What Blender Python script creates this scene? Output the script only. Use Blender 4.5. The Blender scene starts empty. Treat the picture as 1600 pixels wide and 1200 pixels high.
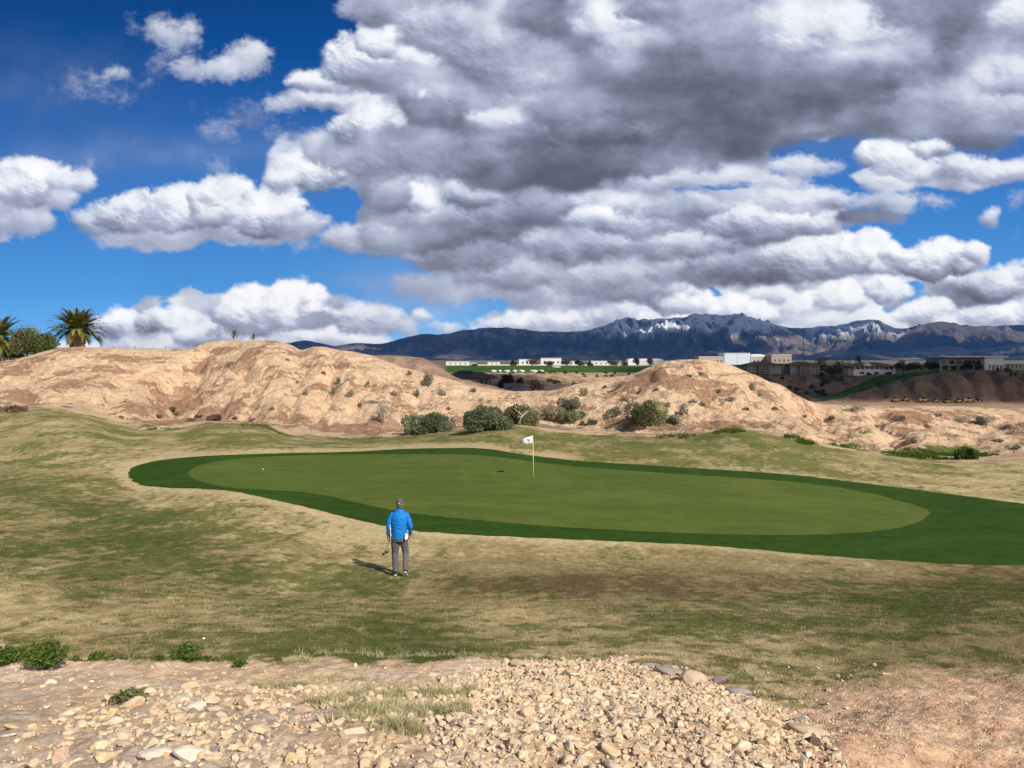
import bpy, bmesh, math, random
import numpy as np
from mathutils import Vector, Matrix
scene = bpy.context.scene
COL = scene.collection
F, CX, HY = 1190.0, 800.0, 562.0          # focal length and horizon of the photograph (1600 px wide)
rnd = random.Random(7)
SUN_AZ = (0.60, -0.80); SUN_EL = math.radians(38)
SUN = Vector((SUN_AZ[0]*math.cos(SUN_EL), SUN_AZ[1]*math.cos(SUN_EL), math.sin(SUN_EL)))

# ------------------------------------------------------------------ noise
_p = np.random.RandomState(3).permutation(256).astype(np.int64)
_p = np.concatenate([_p, _p, _p])
_g = np.stack([np.cos(np.arange(256)*2.399963), np.sin(np.arange(256)*2.399963)], 1)
def noise2(x, y, seed=0):
    x = np.asarray(x, float)+seed*17.31; y = np.asarray(y, float)-seed*9.77
    xi = np.floor(x).astype(np.int64); yi = np.floor(y).astype(np.int64)
    xf = x-xi; yf = y-yi; xi &= 255; yi &= 255
    u = xf*xf*xf*(xf*(xf*6-15)+10); v = yf*yf*yf*(yf*(yf*6-15)+10)
    def gr(ix, iy, dx, dy):
        g = _g[_p[_p[ix]+iy]]
        return g[..., 0]*dx+g[..., 1]*dy
    a = gr(xi, yi, xf, yf); b = gr(xi+1, yi, xf-1, yf)
    c = gr(xi, yi+1, xf, yf-1); d = gr(xi+1, yi+1, xf-1, yf-1)
    return ((a+(b-a)*u)+((c+(d-c)*u)-(a+(b-a)*u))*v)*1.5
def fbm(x, y, octs=5, seed=0, gain=0.5, lac=2.03):
    s = 0; a = 1; t = 0
    for o in range(octs):
        s = s+a*noise2(x, y, seed+o*3); t += a; a *= gain; x = x*lac; y = y*lac
    return s/t*1.5
def ridged(x, y, octs=5, seed=0, gain=0.5):
    s = 0; a = 1; t = 0
    for o in range(octs):
        s = s+a*(1-np.abs(noise2(x, y, seed+o*3))*1.8); t += a; a *= gain; x = x*2.03; y = y*2.03
    return s/t
def billow(x, y, octs=5, seed=0, gain=0.5):
    s = 0; a = 1; t = 0
    for o in range(octs):
        s = s+a*(np.abs(noise2(x, y, seed+o*3))*2.4-0.6); t += a; a *= gain; x = x*2.03; y = y*2.03
    return s/t
def sstep(a, b, x):
    t = np.clip((x-a)/(b-a), 0, 1); return t*t*(3-2*t)
def cr(grid, gx, gy):
    """Catmull-Rom lookup of a coarse table at fractional cell coordinates"""
    grid = np.asarray(grid, float); H, W = grid.shape
    gx = np.clip(gx, 0, W-1.001); gy = np.clip(gy, 0, H-1.001)
    xi = np.floor(gx).astype(int); yi = np.floor(gy).astype(int); fx = gx-xi; fy = gy-yi
    def w(f): return (0.5*(-f+2*f*f-f**3), 0.5*(2-5*f*f+3*f**3), 0.5*(f+4*f*f-3*f**3), 0.5*(-f*f+f**3))
    wx = w(fx); wy = w(fy); out = 0
    for j in range(4):
        yy = np.clip(yi+j-1, 0, H-1); row = 0
        for i in range(4):
            row = row+wx[i]*grid[yy, np.clip(xi+i-1, 0, W-1)]
        out = out+wy[j]*row
    return out
def pchip(xs, ys, x):
    xs = np.asarray(xs, float); ys = np.asarray(ys, float)
    h = np.diff(xs); d = np.diff(ys)/h; m = np.zeros_like(ys)
    for i in range(1, len(xs)-1):
        if d[i-1]*d[i] > 0:
            w1 = 2*h[i]+h[i-1]; w2 = h[i]+2*h[i-1]; m[i] = (w1+w2)/(w1/d[i-1]+w2/d[i])
    m[0] = d[0]; m[-1] = d[-1]
    x = np.clip(x, xs[0], xs[-1]); k = np.clip(np.searchsorted(xs, x)-1, 0, len(xs)-2)
    t = (x-xs[k])/h[k]
    return ((2*t**3-3*t**2+1)*ys[k]+(t**3-2*t**2+t)*h[k]*m[k]+(-2*t**3+3*t**2)*ys[k+1]+(t**3-t**2)*h[k]*m[k+1])
def lin(c):
    c = np.asarray(c, float)/255.0
    return np.where(c <= 0.04045, c/12.92, ((c+0.055)/1.055)**2.4)

# ------------------------------------------------------------------ mesh and object helpers
def mesh_np(name, V, Fc, attrs=None, smooth=True):
    V = np.asarray(V, np.float32); Fc = np.asarray(Fc, np.int32)
    me = bpy.data.meshes.new(name); k = Fc.shape[1]
    me.vertices.add(len(V)); me.vertices.foreach_set('co', V.ravel())
    me.loops.add(Fc.size); me.loops.foreach_set('vertex_index', Fc.ravel())
    me.polygons.add(len(Fc)); me.polygons.foreach_set('loop_start', np.arange(0, Fc.size, k, dtype=np.int32))
    me.polygons.foreach_set('use_smooth', np.full(len(Fc), smooth, bool))
    me.update(calc_edges=True)
    for an, av in (attrs or {}).items():
        av = np.asarray(av, np.float32)
        if av.ndim == 2:
            a = me.attributes.new(an, 'FLOAT_COLOR', 'POINT')
            a.data.foreach_set('color', np.concatenate([av, np.ones((len(av), 1), np.float32)], 1).ravel())
        else:
            a = me.attributes.new(an, 'FLOAT', 'POINT'); a.data.foreach_set('value', av.ravel())
    return me
def link(name, me, mat=None, parent=None, loc=None):
    o = bpy.data.objects.new(name, me); COL.objects.link(o)
    if mat is not None and not me.materials: me.materials.append(mat)
    if parent is not None: o.parent = parent
    if loc is not None: o.location = loc
    return o
def tag(o, label=None, cat=None, group=None, kind=None):
    if label: o['label'] = label
    if cat: o['category'] = cat
    if group: o['group'] = group
    if kind: o['kind'] = kind
    return o
def empty(name, loc, label, cat, group=None, rz=0, s=1.0):
    o = bpy.data.objects.new(name, None); COL.objects.link(o); o.empty_display_size = 0.2
    o.location = loc; o.rotation_euler = (0, 0, rz); o.scale = (s, s, s)
    return tag(o, label, cat, group)
def copy_tree(o, parent=None):
    c = o.copy(); COL.objects.link(c); c.parent = parent
    for ch in list(o.children): copy_tree(ch, c)
    return c
class MB:
    """collects simple solids into one mesh"""
    def __init__(s): s.v = []; s.f = []
    def add(s, V, Fs):
        b = len(s.v); s.v += [tuple(v) for v in V]; s.f += [tuple(i+b for i in f) for f in Fs]; return s
    def box(s, x0, x1, y0, y1, z0, z1):
        V = [(x, y, z) for z in (z0, z1) for x, y in ((x0, y0), (x1, y0), (x1, y1), (x0, y1))]
        return s.add(V, [(3, 2, 1, 0), (4, 5, 6, 7), (0, 1, 5, 4), (1, 2, 6, 5), (2, 3, 7, 6), (3, 0, 4, 7)])
    def tube(s, pts, rad, n=8, cap=True, flat=None):
        pts = [Vector(p) for p in pts]; rings = []
        for i, p in enumerate(pts):
            d = (pts[min(i+1, len(pts)-1)]-pts[max(i-1, 0)]).normalized()
            up = Vector((0, 1, 0)) if abs(d.y) < 0.8 else Vector((1, 0, 0))
            a = d.cross(up).normalized(); b = d.cross(a)
            r = rad[i] if isinstance(rad, (list, tuple)) else rad
            ra, rb = (r if isinstance(r, (list, tuple)) else (r, r))
            rings.append([p+a*math.cos(t)*ra+b*math.sin(t)*rb for t in [2*math.pi*k/n for k in range(n)]])
        V = [v for r in rings for v in r]; Fs = []
        for i in range(len(pts)-1):
            for k in range(n):
                Fs.append((i*n+k, i*n+(k+1) % n, (i+1)*n+(k+1) % n, (i+1)*n+k))
        if cap:
            Fs.append(tuple(range(n))[::-1]); Fs.append(tuple((len(pts)-1)*n+k for k in range(n)))
        return s.add(V, Fs)
    def ball(s, c, r, n=12, m=8):
        c = Vector(c); r = r if isinstance(r, (list, tuple)) else (r, r, r); V = []; Fs = []
        for j in range(m+1):
            t = math.pi*j/m
            for i in range(n):
                q = 2*math.pi*i/n
                V.append((c.x+r[0]*math.sin(t)*math.cos(q), c.y+r[1]*math.sin(t)*math.sin(q), c.z+r[2]*math.cos(t)))
        for j in range(m):
            for i in range(n): Fs.append((j*n+i, (j+1)*n+i, (j+1)*n+(i+1) % n, j*n+(i+1) % n))
        return s.add(V, Fs)
    def hip(s, x0, x1, y0, y1, z0, z1, hx=None, e=0.25):
        """hip roof with a fascia of height e"""
        hx = (y1-y0)/2 if hx is None else hx; ym = (y0+y1)/2
        V = [(x0, y0, z0), (x1, y0, z0), (x1, y1, z0), (x0, y1, z0), (x0, y0, z0+e), (x1, y0, z0+e), (x1, y1, z0+e), (x0, y1, z0+e), (x0+hx, ym, z1), (x1-hx, ym, z1)]
        return s.add(V, [(3, 2, 1, 0), (0, 1, 5, 4), (1, 2, 6, 5), (2, 3, 7, 6), (3, 0, 4, 7), (4, 5, 9, 8), (5, 6, 9), (6, 7, 8, 9), (7, 4, 8)])
    def mesh(s, name, smooth=False):
        me = bpy.data.meshes.new(name); me.from_pydata(s.v, [], s.f); me.update()
        bm = bmesh.new(); bm.from_mesh(me)
        bmesh.ops.recalc_face_normals(bm, faces=bm.faces); bm.to_mesh(me); bm.free()
        if smooth:
            for p in me.polygons: p.use_smooth = True
        return me
    def obj(s, name, mat, parent=None, smooth=False, bevel=0):
        o = link(name, s.mesh(name, smooth), mat, parent)
        if bevel:
            m = o.modifiers.new('bevel', 'BEVEL'); m.width = bevel; m.segments = 2; m.limit_method = 'ANGLE'
        return o

# ------------------------------------------------------------------ materials
class NT:
    def __init__(s, name):
        s.m = bpy.data.materials.new(name); s.m.use_nodes = True; s.t = s.m.node_tree; s.t.nodes.clear()
        s.out = s.n('ShaderNodeOutputMaterial')
    def n(s, typ, ins=None, **kw):
        nd = s.t.nodes.new(typ)
        for k, v in kw.items(): setattr(nd, k, v)
        for k, v in (ins or {}).items():
            if isinstance(v, bpy.types.NodeSocket): s.t.links.new(v, nd.inputs[k])
            else: nd.inputs[k].default_value = v
        return nd
    def l(s, a, b): s.t.links.new(a, b)
    def noise(s, scale, detail=5, rough=0.55, vec=None, dist=0.0):
        i = {'Scale': scale, 'Detail': detail, 'Roughness': rough, 'Distortion': dist}
        if vec is not None: i['Vector'] = vec
        return s.n('ShaderNodeTexNoise', i).outputs['Fac']
    def pos(s): return s.n('ShaderNodeNewGeometry').outputs['Position']
    def objc(s): return s.n('ShaderNodeTexCoord').outputs['Object']
    def ramp(s, fac, stops):
        r = s.n('ShaderNodeValToRGB', {'Fac': fac}); e = r.color_ramp.elements
        while len(e) < len(stops): e.new(0.5)
        for k, (p, c) in enumerate(stops):
            e[k].position = p; e[k].color = (*c, 1) if len(c) == 3 else c
        return r.outputs['Color']
    def mix(s, fac, a, b, bt='MIX'):
        nd = s.n('ShaderNodeMix', data_type='RGBA', blend_type=bt)
        for k, v in ((0, fac), (6, a), (7, b)):
            if isinstance(v, bpy.types.NodeSocket): s.l(v, nd.inputs[k])
            else: nd.inputs[k].default_value = v if k == 0 else ((*v, 1) if len(v) == 3 else v)
        return nd.outputs[2]
    def math(s, op, a, b=0.5, c=None):
        i = {0: a, 1: b}
        if c is not None: i[2] = c
        return s.n('ShaderNodeMath', i, operation=op).outputs[0]
    def rng(s, v, a, b, c, d):
        return s.n('ShaderNodeMapRange', {0: v, 1: a, 2: b, 3: c, 4: d}).outputs[0]
    def attr(s, name): return s.n('ShaderNodeAttribute', attribute_name=name)
    def bump(s, h, strength, dist, nrm=None):
        i = {'Height': h, 'Strength': strength, 'Distance': dist}
        if nrm is not None: i['Normal'] = nrm
        return s.n('ShaderNodeBump', i).outputs['Normal']
    def bsdf(s, col, rough=0.8, nrm=None, spec=0.3, metal=0.0, **ex):
        i = {'Roughness': rough, 'Specular IOR Level': spec, 'Metallic': metal}
        i['Base Color'] = col if isinstance(col, bpy.types.NodeSocket) else ((*col, 1) if len(col) == 3 else col)
        if nrm is not None: i['Normal'] = nrm
        i.update(ex)
        b = s.n('ShaderNodeBsdfPrincipled', i); s.l(b.outputs[0], s.out.inputs[0]); return s.m
def S(r, g, b): return tuple(float(x) for x in lin((r, g, b)))
def plain(name, c, rough=0.7, var=0.25, scale=3.0, spec=0.3, metal=0.0, bump=0.0, bs=20.0):
    t = NT(name); v = t.objc(); f = t.noise(scale, 5, 0.6, v)
    col = t.mix(f, tuple(x*(1-var) for x in c), tuple(min(1, x*(1+var)) for x in c))
    nrm = t.bump(t.noise(bs, 4, 0.6, v), 0.5, bump) if bump else None
    return t.bsdf(col, rough, nrm, spec, metal)

# ------------------------------------------------------------------ camera, sun, world
cam = bpy.data.cameras.new('camera'); camo = bpy.data.objects.new('camera', cam); COL.objects.link(camo)
cam.sensor_width = 36.0; cam.lens = 36.0*F/1600.0; cam.shift_y = -(600-HY)/1600.0
camo.location = (0, 0, 0); camo.rotation_euler = (math.radians(90), 0, 0)
cam.clip_start = 0.1; cam.clip_end = 120000.0
scene.camera = camo
sl = bpy.data.lights.new('sun', 'SUN'); sl.energy = 5.0; sl.angle = math.radians(0.5); sl.color = (1.0, 0.95, 0.88)
so = bpy.data.objects.new('sun', sl); COL.objects.link(so)
so.rotation_euler = (-SUN).to_track_quat('-Z', 'Y').to_euler(); so.location = (0, 0, 30)
w = bpy.data.worlds.new('World'); scene.world = w; w.use_nodes = True
wt = w.node_tree; wt.nodes.clear()
wo = wt.nodes.new('ShaderNodeOutputWorld'); bg = wt.nodes.new('ShaderNodeBackground'); sk = wt.nodes.new('ShaderNodeTexSky')
sk.sky_type = 'NISHITA'; sk.sun_disc = False; sk.sun_elevation = SUN_EL
sk.sun_rotation = math.atan2(SUN_AZ[0], SUN_AZ[1])
bg.inputs['Strength'].default_value = 0.075
wt.links.new(sk.outputs[0], bg.inputs[0]); wt.links.new(bg.outputs[0], wo.inputs[0])
vs = scene.view_settings; scene.display_settings.display_device = 'sRGB'
vs.view_transform = 'Standard'; vs.look = 'None'; vs.exposure = 0; vs.gamma = 1; vs.use_curve_mapping = False
cy = scene.cycles
cy.max_bounces = 5; cy.diffuse_bounces = 2; cy.glossy_bounces = 2; cy.volume_bounces = 0; cy.transparent_max_bounces = 12
cy.use_denoising = True; cy.denoiser = 'OPENIMAGEDENOISE'; cy.denoising_prefilter = 'ACCURATE'; cy.denoising_input_passes = 'RGB_ALBEDO_NORMAL'
cy.use_adaptive_sampling = False
HAZE_D = 2.3e-5; HAZE_J = (.045, .15, .40)
# ------------------------------------------------------------------ sky dome with the clouds
CC = """
00000000001689999999999999999999
00000000001677999999999999999999
00000000178999999999999999999999
00000000033899999999999999999999
00000000468999999999999974577665
98400000887899999999978755688876
87156888863899999999999998443011
54477876766579999999999999665540
00000000230036899999999999999866
00046679998654358899999888886888
00088888888744678888888888888888
00088888888744678888888888888888"""
BB = """
66666666666566675486566688865447
66666666678876565557545577876466
66666666676567557654333444445577
66666666666855575554433333445666
66666666875655453333443357567545
88766666786566443335667777788677
66667888865558554578656787446666
66566656565664445555666567888886
66666668866665556666655457777668
66676878986666866756688878887657
66666765567788888888888888888888
66666765567788888888888888888888"""
def rows(t): return np.array([[int(c) for c in r] for r in t.strip().split('\n')], float)[:, :32]
def sky_field(PX, PY):
    # warped lookup keeps the authored masses but gives them natural outlines
    lo = sstep(480, 150, PY)                       # 1 high in the sky, 0 near the horizon
    w1x = fbm(PX/110, PY/90, 5, 1)*26; w1y = fbm(PX/110, PY/90, 5, 2)*20
    C = cr(rows(CC), (PX+w1x*1.0-25)/50, (PY+w1y-25)/50)/9.0
    w2x = fbm(PX/60, PY/38, 5, 5)*26; w2y = fbm(PX/60, PY/38, 5, 6)*16
    B = cr(rows(BB), (PX+w2x-25)/50, (PY+w2y-25)/50)
    def N(px, py):
        a = billow(px/150, py/105, 6, 11, 0.52); b = billow(px/78, py/50, 6, 23, 0.52)
        return -(a*lo+b*(1-lo))
    n0 = N(PX, PY)
    D = (C-0.58)*1.15+0.30*n0
    holes = [(1095, 455, 38, 9, .7), (1120, 462, 22, 7, .5), (1400, 485, 26, 8, .8), (1430, 452, 22, 6, .6), (512, 325, 36, 22, .6), (1075, 296, 20, 5, .8), (1140, 287, 34, 6, .8), (1225, 268, 12, 8, .5),
             (1240, 232, 22, 10, .9), (1330, 248, 34, 16, .9), (1440, 218, 30, 5, .7), (1515, 240, 26, 10, .9), (1585, 235, 20, 12, .8), (1300, 290, 40, 14, .9), (680, 52, 22, 8, .45), (1450, 372, 70, 18, .9), (560, 440, 80, 30, .5), (610, 20, 30, 12, .0),
             (640, 515, 40, 12, .5), (740, 475, 60, 8, .5), (1215, 285, 10, 10, .7), (1560, 400, 18, 30, .6), (1450, 355, 90, 10, .7), (1540, 345, 60, 40, .6), (470, 175, 50, 9, .6), (1230, 262, 14, 12, .9)]
    for (cx, cy_, rx, ry, a) in holes:
        D = D-a*np.exp(-((PX+w1x*.5-cx)/rx)**2-((PY+w1y*.5-cy_)/ry)**2)
    puffs = []
    alpha_w = 0
    for (cx, cy_, rx, ry, a, rot) in puffs:
        dx = PX+w1x*.55-cx; dy = PY+w1y*.45-cy_; c, s_ = math.cos(rot), math.sin(rot)
        ex = (dx*c+dy*s_)/rx; ey = (-dx*s_+dy*c)/ry
        D = np.maximum(D, a*1.25*np.exp(-(ex**2+ey**2)*0.75)-0.42+0.30*n0)
    edge = 0.16+0.10*fbm(PX/160, PY/120, 2, 41)
    alpha = sstep(-0.08, edge, D)
    veil = 0.22*np.exp(-((PX-230-w1x*2)/170)**2-((PY-238-w1y)/26)**2)+0.12*np.exp(-((PX-60)/160)**2-((PY-120-w1y)/60)**2)
    veil = veil+0.42*np.exp(-((PX-640-w1x)/110)**2-((PY-455-w1y)/50)**2)+0.25*np.exp(-((PX-1430-w1x)/150)**2-((PY-205)/40)**2)
    alpha = np.clip(alpha+(1-alpha)*veil*(0.8+0.5*fbm(PX/70, PY/50, 4, 51)), 0, 1)
    B = B+1.0*fbm(PX/90, PY/50, 5, 71)+0.35*n0
    B = np.clip(B, 2.2, 9.3)
    lev = np.array([2, 3, 4, 5, 6, 7, 8, 9, 9.6])
    cols = np.array([(84, 88, 104), (101, 104, 120), (124, 128, 145), (148, 154, 174), (172, 178, 196), (194, 199, 214), (218, 223, 234), (244, 246, 251), (253, 253, 255)], float)
    cloud = np.stack([np.interp(B, lev, cols[:, i]) for i in range(3)], -1)
    ys = [-600, -200, 0, 90, 160, 235, 340, 450, 520, 570, 640]
    sky = np.array([(0, 48, 104), (0, 56, 118), (0, 66, 133), (14, 78, 148), (38, 94, 166), (60, 112, 182), (64, 130, 204), (82, 153, 221), (108, 176, 233), (138, 196, 240), (150, 200, 240)], float)
    blue = np.stack([np.interp(PY+PX*0.02-10, ys, sky[:, i]) for i in range(3)], -1)
    return B, alpha, lin(blue)
LEV = np.array([2, 3, 4, 5, 6, 7, 8, 9, 9.6])
LCOL = np.array([(84, 89, 104), (100, 105, 121), (123, 129, 148), (146, 154, 176), (170, 178, 200), (194, 201, 219), (218, 223, 234), (244, 246, 251), (253, 253, 255)], float)
def box1(a, r, ax):
    p = [(0, 0)]*a.ndim; p[ax] = (r+1, r); c = np.cumsum(np.pad(a, p, mode='edge'), axis=ax)
    n = a.shape[ax]; i = np.arange(n)
    return (np.take(c, i+2*r+1, ax)-np.take(c, i, ax))/(2*r+1)
def blur(a, r):
    for _ in range(2): a = box1(box1(a, r, 0), r, 1)
    return a
# single cumulus heaps, far to near: cx, cy, rx, ry, brightness of the top and of the base, softness, relief
HEAPS = [
(700,512,36,9,8,7,.5,.8),(770,506,40,12,8,7,.5,.8),(835,508,60,22,8.6,6.4,.2,1),(900,500,76,30,8,6,.3,1),(980,492,80,30,7.6,5.6,.3,1),(1040,498,50,16,8.8,7,.2,1),(1065,472,64,28,8.8,6,.15,1.2),(1150,486,60,24,9,7.2,.15,1.2),(1210,462,44,16,8.4,6.6,.3,1),(1205,492,50,18,8.8,6.4,.2,1),
(1262,478,44,22,8.8,6.6,.15,1.1),(1312,466,44,28,8.6,6,.2,1.1),(1290,500,90,16,7,6,.5,.6),(1386,456,38,22,9,6.2,.12,1.2),(1395,505,70,14,7.5,6.6,.5,.8),(1448,490,54,24,9,7,.12,1.2),(1500,505,50,16,9,7.6,.2,1),(1560,495,66,24,9,7,.15,1.2),(1640,490,60,26,8.6,7,.2,1),
(1480,438,52,11,8.4,6.6,.35,.9),(1560,446,72,34,8.2,5,.25,1),(1640,430,60,26,8.5,6,.2,1),
(120,545,60,14,7.5,7,.4,.8),(195,515,46,30,8.8,6.2,.2,1.2),(265,505,52,32,8.8,6.2,.2,1.2),(240,540,90,18,7.6,6.6,.3,1),(320,525,60,26,8.6,5.2,.25,1),(590,500,56,22,7,6,.4,.9),(540,500,66,32,7.4,5.6,.25,1.1),(390,492,66,42,9.2,7,.12,1.1),(462,482,74,46,9.6,6.6,.10,1.1),(400,520,90,10,5,4.6,.5,.5),(500,530,110,16,8.4,6.6,.3,1),(410,536,70,12,8,7,.3,.9),(490,500,34,12,5.4,5,.4,.6),(528,470,34,12,6,5.6,.6,.6),(474,476,16,10,5.8,5.6,.7,.5),
(640,512,26,18,6.6,6,.6,.7),(665,494,14,13,8,7,.35,.8),
(860,460,110,26,6.4,5.6,.6,.7),(700,450,100,22,6,5.6,.8,.5),(1000,450,110,26,6.6,5,.4,.9),(930,432,120,32,6.8,5.2,.4,.9),(800,425,110,34,6.8,5.2,.4,.9),(1100,425,110,30,6.4,4.8,.35,1),
(710,395,110,34,6.6,5,.45,.9),(1180,412,120,34,6.8,4.4,.3,1),(1060,380,110,32,7.2,5,.3,1),(900,385,110,34,7.2,5.2,.35,1),(990,345,90,30,7.6,5.4,.3,1),(1270,405,100,42,8.8,5,.2,1),(1350,400,70,38,9.2,6.2,.12,1.2),(1395,420,40,16,8.4,7,.2,1),
(1455,408,82,32,9.2,5.8,.10,1.3),(1400,395,26,17,9.4,7.4,.1,1.1),(1525,395,26,16,8.6,7,.2,1),
(1180,345,110,38,7.8,5.4,.25,1.1),(1080,325,80,24,7,5.2,.3,.9),(1270,345,70,30,8.8,6.4,.2,1.1),(1250,312,90,22,7.6,6.4,.4,.9),(1390,318,100,15,7,6.6,.6,.7),(1345,340,46,13,4.6,4.4,.4,.4),(1385,338,30,10,4.6,4.6,.4,.4),(1560,335,0.1,0.1,7,7,.5,.5),(1544,339,18,13,7.4,6,.3,.8),
(1240,262,46,16,7.4,6.8,.5,.8),(1215,288,60,14,7,6.8,.5,.8),(1290,265,40,10,7.2,6.8,.5,.7),(1120,275,70,12,7.4,6.6,.5,.8),(1010,285,90,20,6.8,6,.5,.8),
(1560,270,70,20,8,6.6,.3,1),(1470,262,90,26,8.4,6.6,.2,1.1),(1385,248,54,30,9.2,6.8,.12,1.2),(1455,232,34,18,8.8,6.6,.15,1),
(40,345,48,20,6.6,6.2,.5,.8),(50,288,72,40,9,6.4,.12,1.2),(112,285,28,14,7.6,6.6,.3,.9),(100,312,30,16,6.8,6.2,.4,.8),
(150,345,40,22,7,6,.35,1),(205,335,62,34,8.5,6,.15,1.2),(280,326,64,42,8.8,6,.12,1.2),(345,318,58,40,9.2,6.2,.10,1.2),(415,338,66,38,8.8,5.6,.15,1.2),(470,352,46,20,7,6,.4,1),(545,375,50,22,6.8,6,.4,.9),(600,375,40,26,6.4,5,.4,.8),
(700,345,110,36,6.4,4.4,.4,.9),(820,325,110,34,6.4,4.6,.4,.9),(650,375,100,20,5,4.2,.5,.6),(735,305,50,22,7.8,5.2,.3,1),(648,314,40,26,9.2,6.2,.2,1.1),(610,310,36,30,6.6,4.6,.35,.8),
(940,318,90,26,7.4,5.4,.35,1),(925,340,44,18,8.8,7,.3,.9),
(455,160,40,10,7,6.6,.5,.8),(500,130,62,26,8.4,6.4,.18,1.1),(540,160,84,16,7.8,6.6,.3,1),(565,95,66,38,8.6,6.2,.15,1.2),(600,66,46,30,8.9,6.2,.15,1.2),(655,95,44,38,8.6,5.6,.25,1.1),(620,120,80,20,6,5.2,.5,.7),
(480,268,62,36,8.6,5.6,.18,1.2),(440,285,34,24,7.8,6,.3,1),(500,230,34,30,6.6,5.6,.4,.8),(580,200,60,42,9,6.2,.12,1.1),(560,250,70,30,6.4,4.8,.4,.8),
(650,240,110,44,6,4.6,.4,.9),(700,160,100,44,6.2,4.8,.4,.9),(780,255,110,46,5.4,4,.45,.8),(780,190,60,26,8,6,.35,.9),(660,170,40,16,5,4.6,.4,.6),(660,150,10,7,8.2,7,.2,.5),
(600,10,90,34,6.4,5.6,.3,.8),(690,45,90,44,7,5.8,.3,.9),(770,80,80,50,6.8,5.4,.35,.9),(830,110,100,50,6.4,5.2,.45,.9),(860,30,90,34,5,4.4,.5,.8),(945,40,60,40,8.4,6.4,.3,1),(1010,70,90,26,7,5,.45,.8),(1010,18,60,14,5,4.6,.3,.7),
(1240,50,120,50,8,6,.4,.9),(1340,45,90,40,8.6,6.2,.3,1),(1130,60,100,40,6,5,.6,.7),(1450,25,110,34,4.8,4.4,.5,.7),(1400,95,120,34,6,4.4,.5,.8),
(1040,120,170,44,4.8,3.6,.7,.6),(1200,120,170,40,4.8,3.5,.8,.6),(900,175,110,40,5.6,4.4,.6,.7),(900,255,130,38,4.4,3.3,.5,.8),(1090,180,170,46,3.6,3.0,.8,.5),(1280,170,150,46,3.9,3.0,.7,.6),(1010,255,130,26,3.7,3.1,.45,.7),(1130,225,130,30,3.3,2.9,.4,.7),(950,205,90,16,5,4.2,.6,.7),(1240,205,60,18,3.2,3,.5,.5),
(1510,170,130,44,6.4,4.6,.5,.8),(1585,120,70,36,7.2,5.6,.35,.9),(1420,190,100,34,4.8,3.8,.6,.6),(1530,215,70,26,4.6,3.6,.45,.7),(1350,190,60,22,4.2,3.8,.6,.5),(1590,30,50,34,8,6,.3,.9),(820,215,60,16,5.2,4.8,.5,.7),
(252,48,24,18,7.6,6.8,.7,.7),(280,62,26,18,7.4,6.6,.8,.6),(292,46,16,12,7.6,6.8,.8,.6),(264,86,12,12,6.6,6.2,1,.5),(206,46,8,18,5.6,5.4,1.1,.4),(385,92,34,17,7.9,6.9,.6,.8),(345,106,32,13,7.5,6.8,.7,.7),(300,107,34,10,7.2,6.7,.8,.6),(245,104,26,10,5.6,5.4,1.2,.4),
(180,114,20,9,7.3,6.8,.8,.6),(152,126,22,9,7.1,6.6,.9,.6),(122,130,22,13,5.8,5.6,1.2,.4),(150,147,30,8,5.8,5.6,1.2,.4),(190,152,28,9,5.8,5.6,1.2,.4),(222,130,22,8,5.6,5.4,1.2,.4),(78,137,16,7,5.2,5.2,1.2,.3),(345,204,30,9,6.6,6.2,1.0,.5),(418,208,30,6,6.2,6,1.0,.4),(440,215,16,14,5.6,5.4,1.2,.3),(340,267,18,11,6.2,6,1.0,.4),(305,172,14,9,5.3,5.2,1.2,.3),(382,155,12,7,5.6,5.4,1.2,.3),(135,265,18,7,6.4,6,1.0,.4),(1588,310,14,15,7,6.4,.9,.5),(1582,370,14,9,6,5.8,1.0,.4),(400,180,50,10,5.2,5.2,1.3,.3)]
sx = np.concatenate([np.linspace(-1900, -70, 60), np.arange(-60, 1661, 1.7), np.linspace(1670, 3500, 60)])
sy = np.concatenate([np.linspace(-2600, -70, 50), np.arange(-60, 600, 1.7), np.array([640, 720, 850])])
PX, PY = np.meshgrid(sx, sy)
B0, A0, BLUE = sky_field(PX, PY)
gi0, gi1 = 60, len(sx)-60; gj0, gj1 = 50, len(sy)-3
GX = PX[gj0:gj1, gi0:gi1]; GY = PY[gj0:gj1, gi0:gi1]
Bg = B0[gj0:gj1, gi0:gi1].copy(); Ag = A0[gj0:gj1, gi0:gi1].copy()
wX = GX+fbm(GX/60, GY/46, 5, 81)*15+fbm(GX/16, GY/13, 5, 82, .6)*8; wY = GY+fbm(GX/60, GY/46, 5, 83)*12+fbm(GX/16, GY/13, 5, 84, .6)*6.5
fine = fbm(GX/26, GY/20, 6, 85, .6); md = fbm(GX/70, GY/40, 4, 88); fe = fbm(GX/13, GY/10, 5, 89, .65); bil = billow(GX/40, GY/30, 5, 86, .55)
rs = np.random.RandomState(5); ST = 1.7; DARK = {}
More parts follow.
